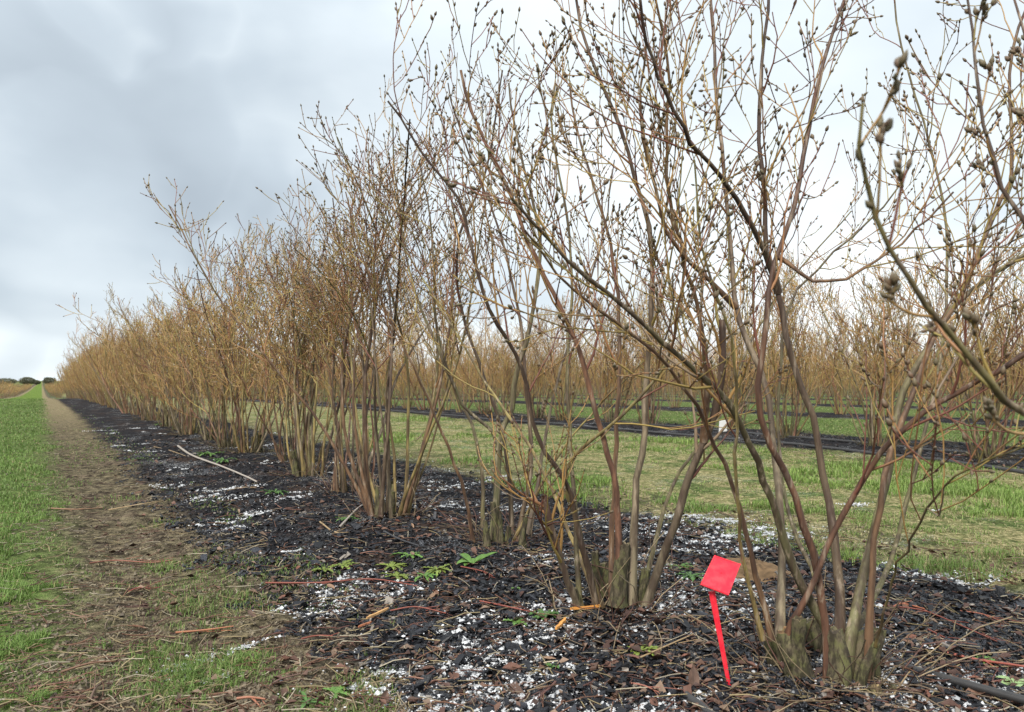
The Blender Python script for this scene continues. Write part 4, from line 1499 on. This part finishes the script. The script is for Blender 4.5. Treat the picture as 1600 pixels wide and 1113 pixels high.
sm = MB()
st0, st1 = T(1140, 1076, zt) - gt, T(1112, 924, zt - 0.015) - gt
ax = norm(st1 - st0)
sd_ = norm(np.cross(ax, np.array([0.1, 1, 0])))
nr = norm(np.cross(sd_, ax))
hw = 0.0062
for k_ in (0,):
    prism(sm, [st0 - ax * 0.03 - sd_ * hw * .5, st0 - ax * 0.03 + sd_ * hw * .5, st1 + sd_ * hw * 1.05, st1 - sd_ * hw * 1.05], 0.0035, nr, bev=0.12)
rib = MB()
prism(rib, [st0 - sd_ * .0015 - nr * .003, st0 + sd_ * .0015 - nr * .003, st1 + sd_ * .0018 - nr * .003, st1 - sd_ * .0018 - nr * .003], 0.003, nr, bev=0.1)
sm.merge(rib)
sm.obj('stake', M_RED, root, smooth=False)
pm = MB()
zq = zt - 0.02
quad = [T(1094, 914, zq - .012) - gt, T(1138, 931, zq - .012) - gt, T(1157, 882, zq + .03) - gt, T(1116, 868, zq + .03) - gt]
pn = norm(np.cross(quad[1] - quad[0], quad[3] - quad[0]))
if pn[1] > 0:
    pn = -pn
prism(pm, quad, 0.003, pn, bev=0.06)
plate = pm.obj('plate', M_RED, root, smooth=False)
# raised rim along the plate's edges and a small nail-sized dimple
for k_ in range(4):
    rm = MB()
    a1, b1 = quad[k_] + pn * .0018, quad[(k_ + 1) % 4] + pn * .0018
    inw = norm(np.cross(pn, b1 - a1))
    if np.dot(inw, np.mean(quad, 0) - a1) < 0:
        inw = -inw
    w_ = 0.0022 if k_ in (0, 2) else 0.0014
    tube1(rm, [a1 + inw * w_, (a1 + b1) / 2 + inw * w_, b1 + inw * w_], 0.0012, 0.0012, 6, (.8, .1, .1))
    rm.obj('rim', M_RED, plate)
dm = MB()
cpt = np.mean(quad, 0) + pn * .0017 + np.array([0.0005, 0, 0.004])
spindles(dm, np.array([cpt]), np.array([pn]), np.array([0.0015]), np.array([0.003]), np.array([[.5, .05, .05]]), np.array([[.5, .05, .05]]), 8, 2)
dm.obj('stud', M_RED, plate)

# ------------------------------------------------------------------ drip pipes
M_PIPE, n_, b = mat('black_pipe')
oc = n_.n('ShaderNodeTexCoord').outputs['Object']
n_.link(n_.mix(n_.noise(oc, 25, 4, 0.6), (0.015, 0.015, 0.017), (0.055, 0.052, 0.05)), b.inputs['Base Color'])
b.inputs['Roughness'].default_value = 0.42


def pipe(pts, r, label, wig=0.02, grp=None, lift=0.6, emit=1.0):
    P_ = np.array(pts, float)
    n_pts = max(6, int(np.linalg.norm(P_[-1] - P_[0]) / 0.35))
    t = np.linspace(0, 1, n_pts)
    X_ = np.interp(t, np.linspace(0, 1, len(P_)), P_[:, 0]) + (rng.normal(0, wig, n_pts))
    Y_ = np.interp(t, np.linspace(0, 1, len(P_)), P_[:, 1]) + (rng.normal(0, wig, n_pts))
    Z_ = np.array([float(gz(a, b_)) for a, b_ in zip(X_, Y_)])
    Z_ = np.convolve(np.pad(Z_, 1, 'edge'), [.25, .5, .25], 'valid') + r * lift
    org = np.array([X_[0], Y_[0], Z_[0]])
    PP = smooth(np.stack([X_, Y_, Z_], -1) - org, n_pts * 4)
    m = MB()
    tubes(m, PP[None], np.full((1, len(PP)), r), 10, np.full((1, len(PP), 3), 0.03))
    o = m.obj('irrigation_pipe', M_PIPE)
    o.location = org
    tag(o, label, 'pipe', grp)
    # drip emitters
    em = 0
    for k_ in range(6, len(PP) - 2, 10):
        if em > 30 or not emit:
            break
        e_ = MB()
        dd_ = norm((PP[k_ + 1] - PP[k_])[None])[0]
        tubes(e_, np.array([[PP[k_] - dd_ * .02, PP[k_] - dd_ * .012, PP[k_] + dd_ * .012, PP[k_] + dd_ * .02]]), np.array([[r * 1.0, r * 1.22, r * 1.22, r * 1.0]]), 10, np.full((1, 4, 3), 0.03))
        e_.obj('emitter', M_PIPE, o)
        em += 1
    return o


def XY(n, s):
    x, y = xy(n, s)
    return (x, y)


pipe([G(1700, 757)[:2], G(1600, 741)[:2], G(1420, 716)[:2], G(1250, 697)[:2], XY(6.55, 9.0), XY(6.6, 14), XY(6.6, 30)], 0.017, 'thick black drip pipe lying along the near edge of the second row mulch', 0.012)
pipe([G(1750, 726)[:2], G(1600, 712)[:2], G(1410, 700)[:2], XY(7.35, 9), XY(7.3, 18), XY(7.3, 30)], 0.015, 'black drip pipe running between the trunks of the second row', 0.012)
pipe([XY(1.72, -1.0), G(1510, 1081)[:2], G(1440, 1056)[:2], G(1375, 1034)[:2], G(1330, 1018)[:2]], 0.0085, 'grey-black drip pipe half buried in mulch beside the mossy stumps', 0.003, lift=1.0, emit=0)
pipe([G(1130, 1140)[:2], G(1095, 1112)[:2], G(1072, 1092)[:2]], 0.0085, 'short end of black pipe poking out below the red tag', 0.001, lift=1.0, emit=0)

# ------------------------------------------------------------------ white tag at the second row
M_WHITE, n_, b = mat('white_plastic')
oc = n_.n('ShaderNodeTexCoord').outputs['Object']
n_.link(n_.mix(n_.noise(oc, 30, 3, 0.6), (0.40, 0.40, 0.39), (0.50, 0.50, 0.52)), b.inputs['Base Color'])
b.inputs['Roughness'].default_value = 0.5
gw = G(1129, 695)
zw = float(gw[1])
root = empty('plant_tag', gw)
tag(root, 'white plastic tag on a thin dark stake at the second row', 'tag')
m = MB()
tube1(m, [(0.0, 0, -0.03), (0, 0, .05), (0.0, 0.0, .20)], .006, .006, 6, (.1, .1, .1))
m.obj('stake', M_PIPE, root)
m = MB()
qw = [T(1123, 676, zw - .02) - gw, T(1136, 674, zw - .02) - gw, T(1136, 656, zw) - gw, T(1124, 658, zw) - gw]
pnw = norm(np.cross(qw[1] - qw[0], qw[3] - qw[0]))
prism(m, qw, 0.006, pnw, bev=0.06)
m.obj('plate', M_WHITE, root, smooth=False)

# ------------------------------------------------------------------ wood chips, twigs, leaves, weeds
M_WOOD = tint_mat('fresh_wood', 0.6, 90, 0.25, 0.5, (1, 1, 1))[0]


def chip(a, b_, wd_, th, c, label, name='wood_chip', cat='wood chip'):
    A_, B_ = G(*a), G(*b_)
    cen = (A_ + B_) / 2
    d = norm((B_ - A_)[None])[0]
    s_ = norm(np.cross(d, [0, 0, 1.])[None])[0]
    up = np.cross(s_, d)
    n_s = 6
    t = np.linspace(-.5, .5, n_s)
    L_ = np.linalg.norm(B_ - A_)
    V, Q_ = [], []
    for k_ in range(n_s):
        wk = wd_ * (0.75 + 0.25 * rng.uniform()) * (0.55 if k_ in (0, n_s - 1) else 1)
        c0 = d * t[k_] * L_ + up * (th * .8 + rng.uniform(-.001, .001))
        off = rng.uniform(-.15, .15) * wd_
        V += [c0 + s_ * (off - wk / 2) - up * th / 2, c0 + s_ * (off + wk / 2) - up * th / 2, c0 + s_ * (off + wk * .42) + up * th / 2, c0 + s_ * (off - wk * .42) + up * th * .4]
    for k_ in range(n_s - 1):
        for j_ in range(4):
            Q_.append([k_ * 4 + j_, k_ * 4 + (j_ + 1) % 4, k_ * 4 + 4 + (j_ + 1) % 4, k_ * 4 + 4 + j_])
    Q_ += [[3, 2, 1, 0], [n_s * 4 - 4, n_s * 4 - 3, n_s * 4 - 2, n_s * 4 - 1]]
    m = MB()
    m.add(np.array(V), q=Q_, c=np.array([c] * len(V)) * rng.uniform(0.85, 1.1, (len(V), 1)))
    o = m.obj(name, M_WOOD, smooth=False)
    o.location = cen + np.array([0, 0, 0.006])
    o.location.z += 0.012
    tag(o, label, cat)


chip((891, 965), (938, 960), .011, .006, (.62, .27, .06), 'bright orange wood chip at the foot of the second bush')
chip((868, 997), (884, 981), .012, .006, (.60, .28, .07), 'orange wood chip standing slantwise below the longer chip')
chip((573, 979), (606, 963), .010, .005, (.50, .29, .12), 'pale orange wood sliver on open black mulch')
chip((560, 992), (580, 985), .008, .004, (.36, .14, .07), 'short red-brown wood sliver below the pale sliver')


def stick(pxs, r0, c, label, grp=None, cat='twig', name='fallen_twig', lift=0.008, fork=True, matl=None):
    P_ = np.array([G(*q_) for q_ in pxs]) + np.array([0, 0, lift + r0])
    P_[1:-1, 2] += rng.uniform(0, 0.006, len(P_) - 2)
    org = P_[0].copy()
    m = MB()
    PP = tube1(m, P_ - org, r0, r0 * 0.55, 6, np.array(c) * .9, c, n=max(8, len(pxs) * 4), wob=0.08)
    if fork:
        A_, RA_, _ = grow(PP[None], np.linspace(r0, r0 * .5, len(PP))[None], 3, 0.3, 0.9, 0.03, 0.12, (20, 50), 4, -0.03, 0.05, rtip=0.0007)
        A_[..., 2] = np.maximum(A_[..., 2] * .4, -0.01)
        tubes(m, A_, RA_, 4, np.broadcast_to(np.array(c), A_.shape))
    o = m.obj(name, matl or M_TWIG)
    o.location = org
    tag(o, label, cat, grp)
    return o


RD, GY, TN = (.22, .065, .045), (.33, .29, .25), (.34, .24, .13)
stick([(415, 916), (500, 917), (580, 912), (652, 921)], .0028, RD, 'long red pruned twig lying across the open mulch')
stick([(278, 700), (300, 716), (345, 733), (385, 750), (402, 758)], .010, GY, 'long pale grey cane lying on mulch beside the green weed patch', fork=False)
stick([(1480, 1028), (1530, 1040), (1600, 1054), (1660, 1064)], .0035, (.30, .08, .055), 'thick red twig running off the right edge of the mulch')
stick([(1380, 952), (1440, 962), (1500, 985), (1560, 1010)], .0022, RD, 'thin red twig on mulch behind the mossy stumps')
stick([(1395, 955), (1410, 950), (1445, 958)], .003, (.36, .12, .06), 'short bright red twig at the far mulch edge')
stick([(1365, 905), (1390, 918), (1400, 922)], .004, (.10, .05, .04), 'dark bent twig on the grass behind the mossy stumps')
stick([(650, 690), (668, 672), (690, 664)], .004, (.2, .1, .07), 'brown twig at the lane edge behind the third bush')
stick([(140, 885), (180, 882), (235, 884), (270, 880)], .003, (.23, .09, .06), 'red-brown twig across the middle of the bare strip')
stick([(80, 798), (120, 800), (160, 797)], .004, (.26, .15, .09), 'brown twig farther up the bare strip')
stick([(95, 1058), (140, 1048), (188, 1040)], .0028, (.20, .11, .07), 'brown forked twig in the lowest corner of the bare strip')
stick([(45, 1083), (80, 1078), (125, 1072)], .0022, (.18, .09, .06), 'thin brown twig below the forked twig on bare soil')
stick([(140, 1105), (150, 1085), (165, 1072)], .003, (.13, .08, .055), 'dark stick pointing away from the camera on bare soil')
stick([(275, 995), (320, 992), (365, 985)], .0028, (.30, .12, .06), 'orange-brown twig in the weeds beside the snowy grass tuft')
stick([(370, 1100), (390, 1099), (415, 1101)], .003, (.30, .13, .08), 'short orange twig at the lower edge of the mulch')
stick([(1000, 1035), (1060, 1010), (1120, 985), (1165, 970)], .0022, TN, 'long tan stalk leaning across mulch towards the mossy stumps')
stick([(880, 1060), (860, 1085), (840, 1100)], .0035, (.12, .06, .05), 'dark twig on the lowest part of the mulch')
stick([(530, 830), (560, 800), (575, 790)], .006, GY, 'pale grey branch stub beside the fourth bush', fork=False)
stick([(500, 820), (527, 838), (545, 810)], .004, TN, 'tan twig below the pale grey branch stub')
stick([(600, 835), (625, 850), (655, 858)], .004, (.05, .05, .055), 'dark grey bare twig on the mulch by the third bush', fork=False)
stick([(610, 960), (650, 957), (700, 965)], .0022, RD, 'red thread-like twig beside the pale orange wood sliver')
stick([(750, 945), (785, 955), (830, 962)], .0025, (.24, .07, .05), 'red twig in front of the second bush')
stick([(1110, 800), (1160, 815), (1210, 822)], .003, (.18, .11, .07), 'brown twig on the straw-coloured lane')
stick([(170, 800), (230, 790), (262, 785)], .003, TN, 'straw-coloured stalk at the left mulch edge')
stick([(240, 700), (265, 706), (290, 715)], .004, TN, 'tan stalk near the far mulch edge')
stick([(1395, 1095), (1430, 1050), (1475, 1010)], .002, TN, 'dry stalk arching up beside the sawn stub')
for (a_, b_, c_1) in (((470, 1005), (520, 1000), RD), ((640, 1065), (690, 1075), (.2, .1, .07)), ((985, 1075), (1030, 1090), (.25, .1, .07)), ((430, 790), (470, 800), (.2, .1, .07)), ((355, 770), (400, 765), TN),
                     ((1530, 1080), (1580, 1070), (.2, .08, .06)), ((1180, 930), (1230, 935), (.2, .1, .07)), ((720, 890), (770, 905), RD), ((560, 870), (600, 866), (.2, .1, .07)), ((1060, 965), (1100, 985), (.2, .1, .07)),
                     ((200, 930), (235, 925), RD), ((110, 965), (150, 970), (.2, .12, .08)), ((420, 1080), (470, 1060), (.15, .09, .07)), ((1450, 990), (1480, 1005), RD), ((1500, 960), (1560, 975), (.3, .11, .07))):
    m_ = ((a_[0] + b_[0]) / 2 + rng.uniform(-8, 8), (a_[1] + b_[1]) / 2 + rng.uniform(-4, 4))
    stick([a_, m_, b_], .0022, c_1, 'small thin pruned twig lying on the ground by the bushes', 'small pruned twigs on the ground')

# single dead leaves
leafm = []
for k_ in range(5):
    nu, nv = 6, 4
    V, Q_ = [], []
    cr = rng.uniform(0.3, 1.1)
    for i_ in range(nu + 1):
        t = i_ / nu
        wv = math.sin(math.pi * min(1, t * 0.95 + 0.03)) ** 0.8 * 0.24
        for j_ in range(nv + 1):
            s_ = (j_ / nv - .5) * 2
            V.append((t - .5, s_ * wv, cr * (abs(s_) ** 1.5) * wv * 0.8 + 0.25 * cr * (t - .5) ** 2 + 0.03 * math.sin(t * 9 + k_ * 2 + s_ * 2)))
    for i_ in range(nu):
        for j_ in range(nv):
            a_ = i_ * (nv + 1) + j_
            Q_.append([a_, a_ + 1, a_ + nv + 2, a_ + nv + 1])
    m = MB()
    cb_ = np.array([[.19, .105, .07], [.15, .075, .055], [.27, .17, .11], [.21, .09, .06], [.13, .08, .06]])[k_]
    cc = np.array([cb_] * len(V)) * rng.uniform(0.75, 1.15, (len(V), 1))
    cc[2::nv + 1] *= 0.6
    m.add(np.array(V), q=Q_, c=cc)
    leafm.append(m.mesh('fallen_leaf', M_LEAFD))
special = {(1083, 1078): (.050, 'pale brown leaf standing upright below the red tag'), (1525, 1092): (.060, 'large curled brown leaf at the lower right on black mulch'),
           (800, 1052): (.042, 'curled red-brown leaf in the middle of the lower mulch'), (1045, 1035): (.038, 'dark red leaf between the red tag and the lower mulch'),
           (600, 1100): (.035, 'small brown leaf at the lower edge beside the snow streak')}
gen = [(rng.uniform(430, 1600), rng.uniform(880, 1110)) for _ in range(48)] + [(rng.uniform(560, 760), rng.uniform(720, 850)) for _ in range(22)] + [(rng.uniform(380, 520), rng.uniform(800, 1000)) for _ in range(14)]
for q_ in list(special) + gen:
    g0 = G(*q_)
    sp = special.get(q_)
    o = bpy.data.objects.new('fallen_leaf', leafm[rng.integers(5)])
    o.location = g0 + np.array([0, 0, 0.010])
    o.rotation_euler = (rng.normal(0, 0.45), rng.normal(0, 0.3), rng.uniform(0, 6.28))
    s_ = sp[0] if sp else rng.uniform(0.018, 0.036)
    if q_ == (1083, 1078):
        o.rotation_euler = (0.2, -1.2, 1.4)
        o.location = g0 + np.array([0, 0, 0.022])
    o.scale = (s_, s_, s_)
    C.objects.link(o)
    tag(o, sp[1] if sp else 'small dead brown leaf lying on the black mulch', 'leaf', None if sp else 'small dead leaves on the mulch')

M_WEED = tint_mat('weed_leaf', 0.5, 60, 0.2, 0.3)[0]


def weed_leaf(L_, W_, c, toothed, curl):
    nu = 9
    V, Q_ = [], []
    for i_ in range(nu + 1):
        t = i_ / nu
        wv = W_ * (0.15 + 0.85 * math.sin(math.pi * min(1, 0.08 + t * 0.9)) ** 0.9 * (0.45 + 0.75 * t)) * .5
        if toothed:
            wv *= 1.0 if i_ % 2 else 0.45
        if i_ == nu:
            wv = 0.0005
        x = t * L_
        z = L_ * (0.42 * t - curl * 0.8 * t * t)
        V += [(x, -wv, z + wv * .5), (x, 0, z), (x, wv, z + wv * .5)]
    for i_ in range(nu):
        a_ = i_ * 3
        Q_ += [[a_, a_ + 3, a_ + 4, a_ + 1], [a_ + 1, a_ + 4, a_ + 5, a_ + 2]]
    cc = np.array([c] * len(V)) * rng.uniform(0.85, 1.12, (len(V), 1))
    cc[1::3] *= 1.25
    return np.array(V), Q_, cc


def weed(px, py, num, L_, W_, c, toothed, label, grp=None, flat=0.5):
    g0 = G(px, py)
    root = empty('weed', g0 + np.array([0, 0, 0.003]))
    tag(root, label, 'weed', grp)
    for k_ in range(num + (6 if toothed else 0)):
        l_ = L_ * rng.uniform(0.25, 0.75)
        V, Q_, cc = weed_leaf(l_, W_ * 1.5 * rng.uniform(.8, 1.1), np.array(c) * rng.uniform(.8, 1.2), toothed, rng.uniform(flat - .15, flat + .2))
        m = MB()
        a_ = rng.uniform(0, 6.28)
        ca_, sa2 = math.cos(a_), math.sin(a_)
        m.add(np.stack([V[:, 0] * ca_ - V[:, 1] * sa2, V[:, 0] * sa2 + V[:, 1] * ca_, V[:, 2] + 0.004], -1), q=Q_, c=cc)
        m.obj('leaf', M_WEED, root)


LG, MG, YG = (.085, .165, .035), (.055, .115, .028), (.13, .17, .035)
weed(738, 885, 8, .13, .022, LG, False, 'bright green broad-leaved weed beside the third bush', flat=.25)
weed(850, 968, 7, .10, .022, MG, True, 'toothed green weed on the mulch in front of the second bush')
weed(808, 978, 7, .06, .014, LG, True, 'small pale weed beside the toothed weed')
weed(620, 905, 14, .10, .012, YG, True, 'yellow-green ragged weed on the mulch, lowest of the patch')
weed(612, 890, 14, .10, .012, YG, True, 'yellow-green ragged weed behind the lowest one of the patch')
weed(640, 872, 14, .10, .012, LG, True, 'green ragged weed at the top of the patch')
weed(685, 895, 14, .10, .012, YG, True, 'yellow-green ragged weed between the patch and the broad-leaved weed')
weed(665, 905, 10, .08, .012, LG, True, 'small ragged weed below the patch beside the broad-leaved weed')
weed(535, 888, 12, .10, .012, YG, True, 'flat yellow-green weed left of the ragged patch')
weed(505, 895, 10, .08, .012, YG, True, 'smaller flat weed at the outer end of the ragged patch')
weed(865, 1048, 8, .040, .010, MG, False, 'tiny grey-green seedling on the lower mulch')
weed(808, 925, 5, .035, .010, LG, False, 'tiny bright seedling alone on black mulch')
weed(1000, 1022, 10, .07, .010, YG, True, 'small weed on mulch below the second bush')
weed(525, 1090, 9, .06, .010, LG, True, 'small green weed at the lower mulch edge')
weed(480, 1105, 9, .07, .006, MG, False, 'long-leaved green weed at the lower edge by the grass tuft')
weed(1590, 1075, 8, .06, .016, (.25, .36, .16), False, 'pale green rosette at the right edge on mulch')
weed(1540, 1035, 7, .05, .012, LG, True, 'small green weed by the thick red twig')
weed(330, 712, 16, .20, .018, LG, True, 'low green weed beside the long pale grey cane')
weed(350, 722, 16, .20, .018, MG, True, 'low green weed between grey cane and front row bushes')
weed(430, 772, 12, .14, .014, MG, True, 'sparse weed on mulch in front of the sixth bush')
weed(540, 815, 10, .10, .012, MG, True, 'sparse weed beside the pale grey branch stub')
weed(1080, 905, 9, .10, .014, MG, True, 'dark green weed on the mulch behind the red tag')
weed(1060, 890, 9, .10, .014, LG, True, 'green weed between second bush and the sandy mound')
weed(250, 665, 16, .25, .02, LG, True, 'green weed on the mulch at the far bend of the front row')

# sandy mound behind the red tag
g0 = G(1172, 893)
m = MB()
nr_, na_ = 16, 28
V = [(0, 0, 0.055)]
for i_ in range(1, nr_ + 1):
    t = i_ / nr_
    for j_ in range(na_):
        a_ = j_ / na_ * 2 * math.pi
        rr_ = t * (0.14 + 0.03 * math.sin(a_ * 3 + 1))
        x, y = rr_ * math.cos(a_) * 1.1, rr_ * math.sin(a_) * 0.8
        zz_ = 0.040 * (1 - t ** 1.6) + (float(fbm(np.array(x * 40.), np.array(y * 40.), 5)) - 0.5) * 0.028 * (1 - 0.6 * t) + rng.uniform(-.003, .003) + float(gz(g0[0] + x, g0[1] + y)) - g0[2] - 0.004
        V.append((x, y, zz_))
Tt = [[0, 1 + j_, 1 + (j_ + 1) % na_] for j_ in range(na_)]
Q_ = []
for i_ in range(nr_ - 1):
    for j_ in range(na_):
        a_, b_ = 1 + i_ * na_ + j_, 1 + i_ * na_ + (j_ + 1) % na_
        Q_.append([a_, a_ + na_, b_ + na_, b_])
m.add(np.array(V), q=Q_, t=Tt, c=np.array([[.20, .125, .065]]) * rng.uniform(0.55, 1.25, (len(V), 1)))
M_SAND = tint_mat('sandy_soil', 0.95, 45, 0.4, 0.9)[0]
o = m.obj('soil_mound', M_SAND)
o.location = g0
tag(o, 'small orange-brown soil mound behind the red tag', 'mound')


# ------------------------------------------------------------------ single tufts of taller grass
def grass_tuft(px, py, rad, num, hgt, dry, label):
    g0 = G(px, py)
    r_ = rad * np.sqrt(rng.uniform(0, 1, num))
    a_ = rng.uniform(0, 6.28, num)
    X_, Y_ = g0[0] + r_ * np.cos(a_) * 1.2, g0[1] + r_ * np.sin(a_)
    m = MB()
    blades(m, X_, Y_, hgt * rng.uniform(0.35, 1.0, num) * (1.1 - 0.6 * r_ / rad), np.full(num, max(0.0022, 0.0008 * g0[1])), rng.uniform(0.2, 1.2, num), grass_col(num, dry) * 1.12)
    m.v = [v - g0 for v in m.v]
    o = m.obj('grass_tuft', M_GRASS)
    o.location = g0
    tag(o, label, 'grass tuft')


grass_tuft(1100, 800, .13, 420, .085, .05, 'dark green grass tuft in the lane, between the second and the mossy bush')
grass_tuft(1058, 785, .12, 320, .07, .1, 'green grass tuft left of the darker one in the lane')
grass_tuft(1490, 893, .14, 520, .085, .1, 'large green grass tuft with white snow at its foot in the lane')
grass_tuft(1438, 885, .10, 320, .075, .15, 'smaller tuft touching the large snowy grass tuft')
grass_tuft(1560, 872, .12, 320, .06, .2, 'grass tuft near the right edge behind the snow')
grass_tuft(915, 752, .16, 320, .08, .1, 'grass tuft in the lane behind the thin reddish trunks')
grass_tuft(730, 722, .22, 420, .10, .05, 'bright grass tuft in the lane behind the third bush')
grass_tuft(1310, 860, .09, 220, .05, .25, 'short grass tuft seen between the forked canes above the stumps')
grass_tuft(325, 1062, .10, 620, .055, .05, 'green grass tuft dusted with snow on the bare strip')
grass_tuft(375, 1040, .07, 260, .05, .05, 'grass tuft joined to the snowy one on its mulch side')
grass_tuft(252, 1036, .05, 160, .04, .1, 'small green tuft on bare soil beside the snowy tuft')
grass_tuft(260, 890, .07, 180, .035, .1, 'low green tuft in the middle of the bare strip')
